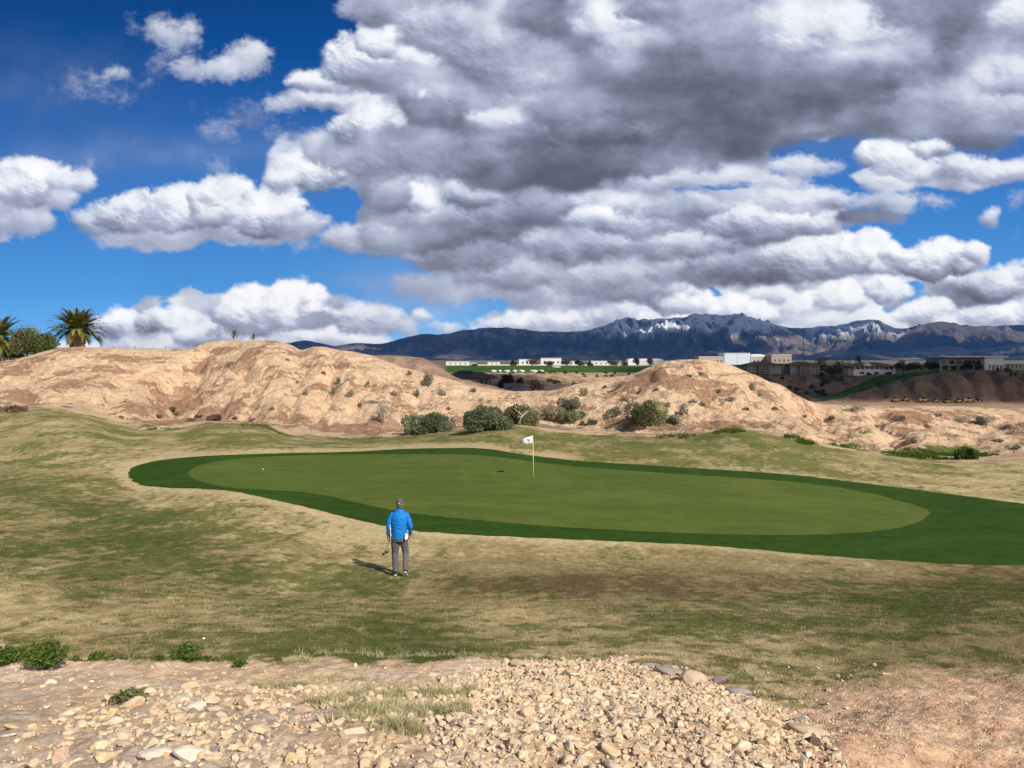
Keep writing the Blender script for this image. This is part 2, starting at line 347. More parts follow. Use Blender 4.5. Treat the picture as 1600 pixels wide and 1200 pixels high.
for (cx, cy_, rx, ry, bt, bb, soft, gain) in HEAPS:
    if rx < 2: continue
    if min(rx, ry) < 24 and cx < 480 and cy_ < 300: rx *= 1.3; ry *= 1.35
    m = 1.5; x0 = int((cx-rx*m-24+60)/ST); x1 = int((cx+rx*m+24+60)/ST); y0 = int((cy_-ry*m-20+60)/ST); y1 = int((cy_+ry*m+20+60)/ST)
    x0 = max(x0, 0); y0 = max(y0, 0); x1 = min(x1, GX.shape[1]); y1 = min(y1, GX.shape[0])
    if x1-x0 < 4 or y1-y0 < 4: continue
    lx = wX[y0:y1, x0:x1]; ly = wY[y0:y1, x0:x1]; H = np.zeros_like(lx)-12.0
    n = int(26+rx*0.55); base = min(rx, ry)
    for k in range(n):
        a_ = rs.uniform(0, 2*math.pi); q = math.sqrt(rs.uniform(0, 1))
        r = base*(0.62-0.40*q)*rs.uniform(.7, 1.25)+1.5
        ux = q*math.cos(a_); uy = q*math.sin(a_)
        if uy > 0: uy *= 0.62
        X = cx+ux*(rx-r*.5); Y = cy_+uy*(ry-r*.5)
        i0 = max(int((X-r*1.1-20+60)/ST)-x0, 0); i1 = max(int((X+r*1.1+20+60)/ST)-x0, 0); j0 = max(int((Y-r*1.1-20+60)/ST)-y0, 0); j1 = max(int((Y+r*1.1+20+60)/ST)-y0, 0)
        if i1 <= i0 or j1 <= j0: continue
        q2 = r*r-((lx[j0:j1, i0:i1]-X)**2+(ly[j0:j1, i0:i1]-Y)**2)
        z = np.sqrt(np.maximum(q2, 0))+np.minimum(q2, 0)/(2*r)+base*0.5*(1-q*q)
        H[j0:j1, i0:i1] = np.maximum(H[j0:j1, i0:i1], np.where(q2 > -2*r*12, np.maximum(z, -12), -12))
    f = fine[y0:y1, x0:x1]; bl = bil[y0:y1, x0:x1]
    Hs = blur(H, max(2, int(1.6+base*.025+soft*7)))+f*(1.0+base*.05)-bl*base*.06
    gy, gx = np.gradient(Hs, ST); gx = gx*gain; gy = gy*gain
    lam = (-gx*0.34+(gy)*0.62+0.70)/np.sqrt(gx*gx+gy*gy+1)
    big = blur(Hs, int(base*0.22)+2)
    ao = np.clip((Hs-big)/(base*0.25+2), -1, 1)
    v = np.clip((GY[y0:y1, x0:x1]-(cy_-ry*.8))/(ry*1.5), 0, 1)
    vis = float(sstep(2.6, 7.2, (bt+bb)/2))
    br = bt+(bb-bt)*sstep(0.1, 1.0, v+0.10*f)+vis*((lam-0.72)*3.0*gain*(1-.45*min(soft, 1))*(1-0.35*v)+ao*1.0*gain)*1.15+0.45*md[y0:y1, x0:x1]
    e0 = base*(0.04+soft*0.12)+(3.0 if base < 24 else 0); e1 = base*(0.16+(0.85 if base >= 24 else .40)*soft)+(3.0 if base >= 24 else 1.0)
    al = sstep(-e0-1.5, e1+2.5, Hs+f*base*0.22*(0.4+soft)+fe[y0:y1, x0:x1]*(3.5+base*.09))*(0.98 if soft < .45 else (0.9 if soft < .9 else .62))
    # fade to nothing at the window's border
    al = al*sstep(0, 12, np.minimum(np.arange(x1-x0), np.arange(x1-x0)[::-1])+(400 if (x0 == 0 or x1 == GX.shape[1]) else 0))[None, :]
    al = al*sstep(0, 10, np.minimum(np.arange(y1-y0), np.arange(y1-y0)[::-1])+(400 if (y0 == 0 or y1 == GX.shape[0]) else 0))[:, None]
    Bw = Bg[y0:y1, x0:x1]; Aw = Ag[y0:y1, x0:x1]
    na = al+Aw*(1-al)
    Bg[y0:y1, x0:x1] = np.where(na > 1e-4, (br*al+Bw*Aw*(1-al))/np.maximum(na, 1e-4), Bw)
    Ag[y0:y1, x0:x1] = na
tgt = cr(rows(BB), (GX+wX*0+fbm(GX/90, GY/60, 4, 91)*24-25)/50, (GY+fbm(GX/90, GY/60, 4, 92)*16-25)/50)+.9*fbm(GX/52, GY/30, 5, 93, .6)
wgt = blur(Ag, 14); low = blur(Bg*Ag, 14)/np.maximum(wgt, .05); core = sstep(.75, 1.0, blur(Ag, 8))
Bg = Bg*(1-.12*core)+.12*core*low+(tgt-low)*(.28+.50*core)*sstep(.3, .9, Ag)
B0[gj0:gj1, gi0:gi1] = Bg; A0[gj0:gj1, gi0:gi1] = Ag
B0 = 5.8+(B0-5.8)*1.0+.10+.30*sstep(5.5, 8, B0)
B0 = np.where(B0 > 8.2, 8.2+(B0-8.2)*.55, B0); B0 = np.clip(B0, 2.5, 9.6)
cl = np.stack([np.interp(B0, LEV, LCOL[:, i]) for i in range(3)], -1)
rgb = lin(cl)*A0[..., None]+BLUE*(1-A0[..., None])
# the air in front of the dome dims it and adds its own blue: allow for both
elv = np.maximum((HY-PY)/F, .004)/np.sqrt(1+((PX-CX)/F)**2); path = np.minimum(20500*np.sqrt(1+((PX-CX)/F)**2), 1500/elv); TR = np.exp(-HAZE_D*path)[..., None]
rgb = np.clip((rgb-np.array(HAZE_J)*(1-TR))/TR, 0.0, 3.0)
d = np.stack([(PX-CX)/F, np.ones_like(PX), (HY-PY)/F], -1); d /= np.linalg.norm(d, axis=-1, keepdims=True)
V = (d*60000.0).reshape(-1, 3); H_, W_ = PX.shape
idx = np.arange(H_*W_).reshape(H_, W_)
Fc = np.stack([idx[:-1, :-1], idx[:-1, 1:], idx[1:, 1:], idx[1:, :-1]], -1).reshape(-1, 4)
t = NT('sky_and_clouds'); e = t.n('ShaderNodeEmission', {'Color': t.attr('Col').outputs['Color'], 'Strength': 1.0}); t.l(e.outputs[0], t.out.inputs[0])
t.m.cycles.emission_sampling = 'NONE'
tag(link('sky', mesh_np('sky', V, Fc, {'Col': rgb.reshape(-1, 3)}), t.m), 'deep blue sky crossed by large grey and white cumulus clouds', None, None, 'structure')
# ------------------------------------------------------------------ terrain profiles: (bearing px, distance Y, height as seen py) rows, near to far
def ft(rows_, z=None):
    a = np.array(rows_, float); return a
NEAR = [
 ('z', [(-900,1.0,-1.60),(2500,1.0,-1.62)]),
 ('p', [(-900,3.3,1200),(600,3.2,1200),(1000,3.2,1200),(1300,3.5,1200),(1500,4.2,1200),(2500,4.5,1200)]),
 ('p', [(-900,7,1042),(0,6.8,1042),(300,6.8,1040),(550,6.9,1040),(780,7.2,1034),(950,7.4,1031),(1060,6.9,1050),(1150,6.3,1080),(1260,5.6,1122),(1350,5.7,1105),(1500,6.3,1075),(1600,6.5,1062),(2500,7,1040)]),
 ('p', [(-900,11,930),(0,11.5,926),(200,11,940),(400,10.5,960),(600,10,978),(800,10,985),(1000,9.6,990),(1200,9.2,990),(1400,9,985),(1600,9,980),(2500,9,975)]),
 ('p', [(-900,16,880),(0,16.5,885),(300,17,893),(600,17.65,899),(800,17,906),(1000,16,915),(1300,15.5,925),(1600,15,930),(2500,15,930)]),
 ('p', [(-900,30,765),(0,30,765),(200,33,758),(300,31,768),(400,29.5,776),(520,26.5,808),(640,24.3,832),(800,24,842),(1000,23.8,851),(1200,23,864),(1400,22.3,877),(1600,22,884),(2500,22,884)]),
 ('p', [(-900,40,722),(0,40,722),(200,38,728),(260,39,722),(400,42,712),(560,44.5,706),(740,46,700),(800,45,706),(900,42.5,719),(1100,40,732),(1300,37.5,750),(1450,35,768),(1600,32,787),(1800,29,815),(2500,29,815)]),
 ('p', [(-900,58,635),(0,58,643),(62,60,638),(125,60,645),(217,60,670),(275,61,669),(325,62,661),(400,62,662),(450,62,678),(560,62,684),(625,60,682),(687,59,677),(750,56,671),(800,56,666),(862,56,674),(950,55,680),(1075,54,681),(1162,54,674),(1225,53,682),(1300,51,699),(1375,50,710),(1450,49,720),(1525,49,722),(1600,48,720),(2500,46,730)]),
 ('p', [(-900,66,628),(0,66,634),(62,66,632),(125,67,640),(217,68,657),(300,69,655),(420,70,660),(560,69,669),(700,67,667),(800,65,660),(850,65,663),(1000,62,673),(1100,61,672),(1162,61,668),(1250,60,680),(1325,60,700),(1400,61,704),(1500,62,706),(1600,62,706),(2500,62,715)]),
 ('p', [(-900,85,600),(0,82,604),(120,82,595),(200,84,600),(280,90,606),(350,86,600),(420,80,600),(560,80,605),(700,78,632),(800,76,637),(900,74,632),(980,72,622),(1050,70,615),(1120,71,620),(1200,73,640),(1300,78,668),(1400,80,672),(1500,84,672),(1600,86,672),(2500,86,660)]),
 ('p', [(-900,105,576),(-100,105,573),(0,105,565),(32,105,559),(75,105,548),(120,106,542.5),(225,106,545.5),(295,105,545),(315,107,535),(335,108,530),(362,108,531.5),(400,106,533),(430,104,533),(450,102,538),(472,101,546.5),(490,100,542),(507,100,540),(520,99,544),(550,98,549),(575,97,556),(625,95,572),(675,92,586),(712,90,595),(732,90,603),(800,88,610),(865,87,610),(900,86,601),(950,85,592),(987,84,583),(1012,83,574),(1035,82,565),(1060,82,563.5),(1100,82,563.5),(1132,83,569),(1165,84,582),(1190,85,593),(1223,87,605),(1250,89,620),(1275,94,629),(1340,100,634),(1450,108,637),(1600,112,638),(2500,112,636)]),
]
def fine_feat(F_, px):
    a = np.array(F_[1], float); Y = np.exp(pchip(a[:, 0], np.log(a[:, 1]), px)); v = pchip(a[:, 0], a[:, 2], px)
    z = v if F_[0] == 'z' else (HY-v)/F*Y
    return Y, z
def knots(feats, px, tail):
    Ys = []; Zs = []
    for f_ in feats:
        Y, z = fine_feat(f_, px); Ys.append(Y); Zs.append(z)
    for t_ in tail:
        Ys.append(Ys[-1]+t_[0] if t_[2] else np.full_like(px, t_[0])); Zs.append(np.minimum(Zs[-1]-0.5, t_[1]) if not t_[2] else Zs[-1]+t_[1])
    return np.array(Ys), np.array(Zs)
def heights(px, Y, feats, tail):
    px = np.asarray(px, float); Y = np.asarray(Y, float); sh = Y.shape; px = np.broadcast_to(px, sh).ravel(); Yr = Y.ravel()
    KY, KZ = knots(feats, px, tail); L = np.log(KY); x = np.log(Yr)
    h = np.diff(L, axis=0); d = np.diff(KZ, axis=0)/h; m = np.zeros_like(KZ)
    w1 = 2*h[1:]+h[:-1]; w2 = h[1:]+2*h[:-1]; ok = d[:-1]*d[1:] > 0
    with np.errstate(all='ignore'):
        mm = (w1+w2)/(w1/d[:-1]+w2/d[1:])
    m[1:-1] = np.where(ok, mm, 0); m[0] = d[0]; m[-1] = d[-1]
    z = np.where(x <= L[0], KZ[0]+0*x, KZ[-1]); seg = np.zeros(x.shape, float)
    for k in range(len(L)-1):
        t_ = (x-L[k])/h[k]; s_ = (t_ >= 0) & (t_ <= 1); t2 = t_*t_; t3 = t2*t_
        zz = (2*t3-3*t2+1)*KZ[k]+(t3-2*t2+t_)*h[k]*m[k]+(-2*t3+3*t2)*KZ[k+1]+(t3-t2)*h[k]*m[k+1]
        z = np.where(s_, zz, z); seg = np.where(s_, k+t_, seg)
    seg = np.where(x > L[-1], len(L)-1, seg)
    return z.reshape(sh), seg.reshape(sh)
TAIL = [(14, -3.0, True), (45, -10.0, True), (230.0, -40.0, False)]
# seg index of the rows: 0 near edge,1 bottom of frame,2 crest of the berm,3,4 golfer,5 collar front,6 collar back,7 grass crest,8 hill foot,9 hill middle,10 hill crest
GULLIES = [  # centre line of a wash on the hills as (px, seg) points, width in px, depth in m
 ([(262,8.0),(270,8.6),(285,9.2),(310,9.6),(330,9.9)], 26, 2.6), ([(500,8.2),(512,8.8),(528,9.3),(520,9.9)], 10, 1.3), ([(150,8.3),(190,9.0),(215,9.7)], 14, .7),
 ([(610,8.0),(640,8.6),(655,9.2)], 12, 1.0), ([(385,8.3),(400,8.9),(395,9.4)], 10, 1.2), ([(1395,7.8),(1330,8.5),(1290,9.1),(1262,9.8)], 14, 1.5), ([(1180,8.0),(1120,8.8),(1110,9.5)], 9, .4),
 ([(940,8.0),(960,8.8),(1005,9.5)], 11, .6), ([(1405,8.2),(1385,9.0),(1370,9.7)], 13, 1.4), ([(1480,8.0),(1530,8.9),(1560,9.6)], 22, .8), ([(60,8.3),(40,9.1)], 12, .8), ([(1050,8.2),(1060,8.9)], 8, .6),
 ([(455,8.3),(470,9.0),(462,9.6)], 8, .9), ([(560,8.4),(575,9.1),(560,9.7)], 8, .8), ([(1230,8.2),(1195,8.9),(1170,9.6)], 8, .7), ([(770,8.4),(745,9.2)], 10, .7), ([(340,8.2),(352,8.8)], 9, .9)]
def terr(px, Y):
    px = np.asarray(px, float)*np.ones_like(np.asarray(Y, float)); Y = np.asarray(Y, float)*np.ones_like(px)
    z, seg = heights(px, Y, NEAR, TAIL)
    X = (px-CX)/F*Y
    hill = sstep(7.25, 8.3, seg); crest = 1-0.75*np.exp(-((seg-10)/0.35)**2)
    n = 0.75*fbm(X/9, Y/9, 5, 101)+0.26*(ridged(X/4.2+.7*fbm(X/6, Y/6, 3, 7), Y/9+.7*fbm(X/7, Y/6, 3, 8), 5, 103)-.5)+0.30*fbm(X/1.5, Y/2.2, 5, 105, .62)
    lay = 0.10*np.sin((z*5.2+2.2*fbm(X/12, Y/12, 3, 111)))
    z = z+hill*crest*(n*1.15+lay)
    wx = px+fbm(X/5, Y/5, 3, 121)*22
    for pts, wd, dp in GULLIES:
        p = np.array(pts); s_ = np.clip(seg, p[0, 1], p[-1, 1]); cx = np.interp(s_, p[:, 1], p[:, 0])
        wgt = sstep(p[0, 1]-.25, p[0, 1]+.25, seg)*(1-sstep(p[-1, 1]-.15, p[-1, 1]+.2, seg)); q = np.abs(wx-cx)/(wd*1.5)
        z = z-dp*wgt*np.exp(-q**1.4)
    turf = sstep(2.0, 3.0, seg)*(1-sstep(7.1, 7.6, seg)); gr = 1-sstep(4.6, 5.0, seg)*(1-sstep(6.0, 6.3, seg))
    z = z+turf*gr*(0.10*fbm(X/4.5, Y/4.5, 3, 131)+0.022*fbm(X/.6, Y/.6, 3, 133))+(1-gr)*turf*0.07*fbm(X/9, Y/7, 2, 135)
    fg = 1-sstep(2.0, 2.6, seg)
    z = z+fg*(0.050*fbm(X/.8, Y/.8, 4, 141)+0.020*fbm(X/.14, Y/.14, 3, 143))
    # swell of the pale rise at the left edge
    z = z+0.28*np.exp(-((px+40)/170)**2-((Y-11)/1.6)**2)-0.10*np.exp(-((px-40)/200)**2-((Y-14.5)/1.6)**2)
    return z, seg
def hit(px, py, y0=1.5, y1=130.0, seg_min=None):
    """ground point seen at a picture position"""
    Y = np.exp(np.linspace(math.log(y0), math.log(y1), 900)); z, sg = terr(np.full_like(Y, px), Y)
    p = HY-z/Y*F
    k = np.where(p <= py)[0]
    i = k[0] if len(k) else len(Y)-1
    if i > 0 and p[i-1] != p[i]:
        f_ = (p[i-1]-py)/(p[i-1]-p[i]); yy = Y[i-1]+(Y[i]-Y[i-1])*min(max(f_, 0), 1)
    else: yy = Y[i]
    zz = float(terr(np.array([px]), np.array([yy]))[0][0])
    return Vector(((px-CX)/F*yy, float(yy), zz))
def gz(x, y):
    y = np.asarray(y, float); return terr(np.asarray(x, float)/y*F+CX, y)[0]

COLLAR = [(200,740),(204,732),(216,727),(243,720),(280,715.5),(337,711.5),(440,708),(540,706),(600,703),(641,701),(700,700),(742,700),(775,703),(810,709),(860,715),(911,720.5),(1000,726),(1080,731),(1229,741),(1330,752.5),(1431,765),(1532,778),(1600,787),(1750,806),(1860,830),(1880,856),(1800,878),(1600,883),(1499,882),(1397,876),(1296,869),(1229,863),(1150,856),(1080,851),(945,845),(810,839),(740,836),(675,832),(640,828.5),(607,823),(540,808),(472,791),(405,776),(370,769),(337,765),(290,763),(253,761.5),(225,759),(210,753),(202,746)]
GREEN = [(294,741),(300,733),(312,727),(337,721),(380,716),(439,712.5),(540,710),(640,709.5),(700,709.5),(742,711),(790,715.5),(844,723),(900,729),(979,735),(1080,742),(1150,746),(1229,752),(1290,759),(1330,765),(1370,773),(1397,780),(1430,789),(1451,798),(1450,805),(1441,812),(1425,819),(1397,826),(1365,830),(1330,833),(1280,835),(1229,836),(1150,835),(1060,832.5),(945,827),(860,822),(810,818),(740,812),(675,805),(640,801),(607,795.5),(570,788),(540,781),(510,774),(472,768.5),(420,765.5),(361,762),(325,755),(303,748)]
GRASSLINE = [(-900,640),(0,644),(62,638),(100,641),(125,646),(175,656),(217,674),(245,672),(275,669),(325,661),(400,661),(430,672),(450,680),(500,681),(550,685),(625,682),(687,677),(720,672),(760,669),(800,665),(862,675),(905,678),(950,681),(1000,683),(1075,681),(1110,675),(1162,672),(1200,679),(1225,683),(1300,700),(1375,711),(1450,720),(1525,723),(1600,720),(2500,730)]
def closed_smooth(P):
    P = np.array(P, float); out = []; n = len(P)
    for i in range(n):
        a, b, c, d_ = P[i-1], P[i], P[(i+1) % n], P[(i+2) % n]
        for t_ in (0, .25, .5, .75):
            out.append(0.5*((2*b)+(-a+c)*t_+(2*a-5*b+4*c-d_)*t_*t_+(-a+3*b-3*c+d_)*t_**3))
    return np.array(out)
def inside(P, x, y):
    r = np.zeros(x.shape, bool); j = len(P)-1
    for i in range(len(P)):
        xi, yi, xj, yj = P[i, 0], P[i, 1], P[j, 0], P[j, 1]
        c = ((yi > y) != (yj > y)) & (x < (xj-xi)*(y-yi)/(yj-yi+1e-12)+xi); r ^= c; j = i
    return r
def pdist(P, x, y, ky=3.0):
    out = np.full(x.shape, 1e9)
    for i in range(len(P)):
        a = P[i]; b = P[(i+1) % len(P)]; dx = b[0]-a[0]; dy = (b[1]-a[1])*ky; L2 = dx*dx+dy*dy+1e-9
        t_ = np.clip(((x-a[0])*dx+(y-a[1])*ky*dy)/L2, 0, 1)
        out = np.minimum(out, np.hypot(x-a[0]-t_*dx, (y-a[1])*ky-t_*dy))
    return out
COLLAR = closed_smooth(COLLAR); GREEN = closed_smooth(GREEN)
def worldpoly(P):
    """outline as ground coordinates"""
    out = []
    for x_, y_ in P:
        p = hit(x_, y_, 15, 58); out.append((p.x, p.y))
    return np.array(out)
def ragged(P, amp, seed):
    out = []
    for i in range(len(P)):
        a = P[i]; b_ = P[(i+1) % len(P)]
        for t_ in (0, 1/3, 2/3): out.append(a+(b_-a)*t_)
    Q = np.array(out); dx = fbm(Q[:, 0]*1.7, Q[:, 1]*1.7, 4, seed); dy = fbm(Q[:, 0]*1.7, Q[:, 1]*1.7, 4, seed+5); return Q+np.stack([dx, dy], 1)*amp
COLLAR_W = ragged(worldpoly(COLLAR), .08, 161); GREEN_W = ragged(worldpoly(GREEN), .04, 171)

GMAP = """
4445555555555544
4435555555555443
5533355554444433
4664321122222233
5675332111111222
4554453222224444
2333555333444454
3346666654444444
3356666555555444"""
DMAP = """
4444455555554444
4334444444444443
5533333333333333
5664321222233333
5665424444444456
4555455788876788
2334555334445676
3344555432333455
3344555432223444"""
Gm = np.array([[int(c) for c in r] for r in GMAP.split()], float); Dm = np.array([[int(c) for c in r] for r in DMAP.split()], float)
lerp = lambda a, b, t_: a*(1-t_[..., None])+b*t_[..., None]
A_ = lambda *c: np.array(c, float)
def turf_col(px, py, X, Y, jit=0, raw=False):
    n1 = fbm(X/2.6, Y/3.2, 4, 201); n2 = fbm(X/.45, Y/.55, 4, 203); n3 = fbm(X/.12, Y/.16, 3, 205)
    ox = fbm(X/3, Y/3, 3, 207)*40; oy = fbm(X/3, Y/3, 3, 209)*12
    g = cr(Gm, (px+ox-50)/100, (py+oy-675)/48)/9; d_ = cr(Dm, (px+ox-50)/100, (py+oy-675)/48)/9
    k = np.clip(30/Y, 0.25, 1.0)
    g = g+0.40*n1+(0.46*n2+.20*n3)*k+jit*.3; d_ = d_+0.22*fbm(X/1.8, Y/2.2, 4, 213)+0.26*k*fbm(X/.3, Y/.4, 4, 211)+jit*.3
    straw = A_(.56, .43, .250); brown = A_(.160, .105, .048); ol = A_(.195, .182, .062); dk = A_(.082, .105, .022)
    d_ = np.clip(d_, 0, 1); c = lerp(lerp(A_(.57, .45, .235)*np.ones(px.shape+(3,)), A_(.320, .250, .115), sstep(.12, .55, d_)), brown, sstep(.55, 1.0, d_)); gc = lerp(ol, dk, sstep(.25, .9, d_))
    if raw: return c, gc, g
    c = lerp(c, gc, sstep(.34, .60, g))
    return c
def hill_col(px, py, X, Y, Z, seg):
    cream = A_(.850, .580, .370); brown = A_(.46, .26, .155); pale = A_(.94, .72, .46); rust = A_(.46, .25, .14); grey = A_(.38, .29, .20)
    n1 = fbm(X/6, Y/7, 5, 221); n2 = fbm(X/1.3, (Y+Z*4)/2.0, 5, 223); n3 = ridged(X/.7, (Y+Z*3)/1.2, 4, 225); n4 = fbm(X/14, Z/.55, 4, 227)
    b = n1*.9+n2*.45+0.25*n4+0.02
    soft = np.zeros_like(px)
    for cx, cy_, rx, ry, a in ((240,635,45,16,.8),(290,610,16,24,.7),(330,575,60,9,.5),(430,645,60,14,.45),(395,580,30,20,.4),(100,600,30,6,.4),(150,605,60,8,.35),(560,665,70,8,.5),(700,655,60,8,.3),(1040,595,50,9,.6),(900,640,40,8,.5),(1100,672,110,8,.5),(1250,665,60,8,.35),(1450,650,120,6,.4),(330,548,50,4,.7),(470,648,30,12,.4),(180,560,70,5,.4)):
        soft = soft+a*np.exp(-((px-cx)/rx)**2-((py-cy_)/ry)**2)
    c = lerp(cream*np.ones(px.shape+(3,)), pale, sstep(.15, .7, n2*.9+n3*.5-.15+.2*n4)*.75)
    strat = sstep(.15, .45, fbm(X/22, Z/.42+.25*fbm(X/7, Y/7, 3, 235), 4, 236))*sstep(8.6, 9.5, seg)
    SOIL_ = b*.95+soft*1.0+strat*.30+.10*np.exp(-((seg-8.25)/.35)**2)
    c = lerp(c, rust, sstep(.32, .55, -n2*.7+n4*.5+soft*.3)*.6)
    c = lerp(c, grey, sstep(.30, .55, fbm(X/3, Y/3, 4, 229))*sstep(8.3, 7.6, seg)*.5)
    veg = sstep(.28, .5, fbm(X/1.6, Y/2.0, 4, 231)+.25*np.exp(-((seg-8.0)/.35)**2)-.18)
    c = lerp(c, A_(.16, .17, .06), veg*sstep(9.0, 8.0, seg)*.8)
    gv = np.zeros_like(px)
    for cx, cy_, rx, ry, a in ((1480,703,62,9,1.0),(1410,712,40,7,.9),(1330,697,30,4,.9),(1350,676,20,5,.6),(1480,680,60,4,.5),(1545,686,30,6,.45),(1180,655,50,3,.4),(1225,682,26,4,.5),(1320,640,18,10,.5),(1140,674,30,4,.9),(1060,682,50,3,.7),(230,664,18,3,.7),(415,665,26,3,.8),(1085,583,16,4,.5),(590,628,24,3,.6)):
        gv = np.maximum(gv, a*np.exp(-((px-cx)/rx)**2-((py-cy_)/ry)**2))
    c = lerp(c, A_(.075, .13, .02), sstep(.35, .65, gv+.45*fbm(X/.9, Y/1.4, 4, 233))*.9)
    return c, SOIL_-gv
def fore_col(px, py, X, Y):
    dirt = A_(.75, .52, .325); pale = A_(.84, .64, .45); dark = A_(.58, .39, .26); greyd = A_(.54, .43, .33); red = A_(.70, .43, .265)
    n1 = fbm(X/.8, Y/.8, 5, 241); n2 = fbm(X/.12, Y/.12, 4, 243)
    c = lerp(dirt*np.ones(px.shape+(3,)), pale, sstep(-.1, .5, n1+.4*n2)); c = lerp(c, dark, sstep(.25, .6, n2*.6-n1*.6)*.7)
    low = sstep(1060, 1120, py+30*n1)*sstep(760, 640, px); c = lerp(c, greyd, low*.75*sstep(-.4, .3, n1+n2*.5))
    rt = sstep(1180, 1280, px+40*n1); cr_ = lerp(red*np.ones(px.shape+(3,)), A_(.80, .55, .35), sstep(-.3, .4, n1*.6+n2*.7)); c = lerp(c, cr_, rt)
    return c

cols_px = np.concatenate([np.arange(-900, -40, 24), np.arange(-40, 1641, 3.0), np.arange(1650, 2500, 24)])
rows_y = np.exp(np.concatenate([np.linspace(0, math.log(50), 620), np.linspace(math.log(50), math.log(115), 230)[1:], np.linspace(math.log(115), math.log(230), 50)[1:]]))
GPX, GYY = np.meshgrid(cols_px, rows_y)
ZZ, SEG = terr(GPX, GYY)
SNAP = np.zeros(GPX.shape, bool)
for PW in (COLLAR_W, GREEN_W):
    qx = PW[:, 0]/PW[:, 1]*F+CX; qY = PW[:, 1]; qx2 = np.roll(qx, -1); qY2 = np.roll(qY, -1)
    for j in np.where((cols_px > qx.min()) & (cols_px < qx.max()))[0]:
        c_ = cols_px[j]; k = np.where((qx > c_) != (qx2 > c_))[0]
        for kk in k:
            yc = qY[kk]+(c_-qx[kk])/(qx2[kk]-qx[kk])*(qY2[kk]-qY[kk]); i_ = int(np.argmin(np.abs(rows_y-yc)))
            if not SNAP[i_, j]: GYY[i_, j] = yc; SNAP[i_, j] = True
sj = np.where(SNAP); zs, sgs = terr(GPX[sj], GYY[sj]); ZZ[sj] = zs; SEG[sj] = sgs
XX = (GPX-CX)/F*GYY; PPY = HY-ZZ/GYY*F
# zones, tested on the ground plan
gl = np.interp(GPX, [p[0] for p in GRASSLINE], [p[1] for p in GRASSLINE])+2.0*fbm(XX/2.2, GYY/2.2, 4, 251)
is_hill = ((SEG > 6.6) & (PPY < gl)) | (SEG > 7.35)
in_c = np.zeros(GPX.shape, bool); in_g = in_c.copy(); sub = (GYY > 18) & (GYY < 60)
in_c[sub] = inside(COLLAR_W, XX[sub], GYY[sub]); in_g[sub] = inside(GREEN_W, XX[sub], GYY[sub])
# colours
tc, tg, tG = turf_col(GPX, PPY, XX, GYY, raw=True); hc, hS = hill_col(GPX, PPY, XX, GYY, ZZ, SEG); fc = fore_col(GPX, PPY, XX, GYY)
dd = np.full(GPX.shape, 99.0); dd[sub] = pdist(COLLAR, GPX[sub], PPY[sub])
rim = sstep(34, 8, dd+9*fbm(XX/1.2, GYY/1.2, 3, 253))*(~in_c)*sstep(1350, 1250, GPX+(PPY < 800)*400)
tc = lerp(tc, A_(.58, .44, .24), rim*.6); tG = tG-rim*.38
# bare earth meets turf in the foreground: y of the turf's lower edge by bearing
EDGE = [(-900,1010),(0,1000),(20,1015),(60,1032),(150,1030),(300,1030),(500,1034),(560,1036),(700,1030),(850,1022),(1000,1022),(1080,1040),(1150,1072),(1200,1088),(1260,1092),(1320,1078),(1400,1058),(1500,1052),(1600,1070),(2500,1060)]
el = np.interp(GPX, [p[0] for p in EDGE], [p[1] for p in EDGE]); en = fbm(XX/.5, GYY/.5, 5, 255)
softw = np.where(GPX > 1180, 26, 6.0)
fm = sstep(-softw, softw, PPY-el+en*(9+softw*.9)); fm = np.where(SEG > 3.2, 0, fm)
gc_ = lerp(tc, fc, fm); tG = tG-fm*3
# faint mowing bands on the green and collar
mow = 0.10*fbm(XX/7, GYY/.7, 4, 261)+0.07*fbm(XX/1.2, GYY/.5, 4, 263)
c_g = A_(.088, .124, .022)*(1+mow*1.3)[..., None]; c_g = lerp(c_g, A_(.135, .150, .034), sstep(-.1, .6, fbm(XX/5, GYY/3, 4, 265))*.5)
c_c = A_(.030, .068, .007)*(1+1.1*mow+.18*fbm(XX/.5, GYY/.5, 3, 267))[..., None]; c_c = lerp(c_c, A_(.048, .096, .010), sstep(0, .6, fbm(XX/3, GYY/2, 4, 269))*.5)
P3 = np.stack([XX, GYY, ZZ], -1)
nr, nc = GPX.shape; ID = np.arange(nr*nc).reshape(nr, nc)
qa, qb, qc, qd = ID[:-1, :-1].ravel(), ID[:-1, 1:].ravel(), ID[1:, 1:].ravel(), ID[1:, :-1].ravel()
sf = SNAP.ravel(); bd = sf[qb] & sf[qd]
t1 = np.where(bd[:, None], np.stack([qa, qb, qd], 1), np.stack([qa, qb, qc], 1)); t2 = np.where(bd[:, None], np.stack([qb, qc, qd], 1), np.stack([qa, qc, qd], 1))
tri = np.concatenate([t1, t2]); tx = XX.ravel()[tri].mean(1); ty = GYY.ravel()[tri].mean(1)
zq = is_hill.ravel()[tri[:, 0]].astype(int); ms = (ty > 18) & (ty < 60) & (zq == 0)
ic = np.zeros(len(tri), bool); ig = ic.copy(); ic[ms] = inside(COLLAR_W, tx[ms], ty[ms]); ig[ms] = inside(GREEN_W, tx[ms], ty[ms])
zq = np.where(ig, 3, np.where(ic, 2, zq))
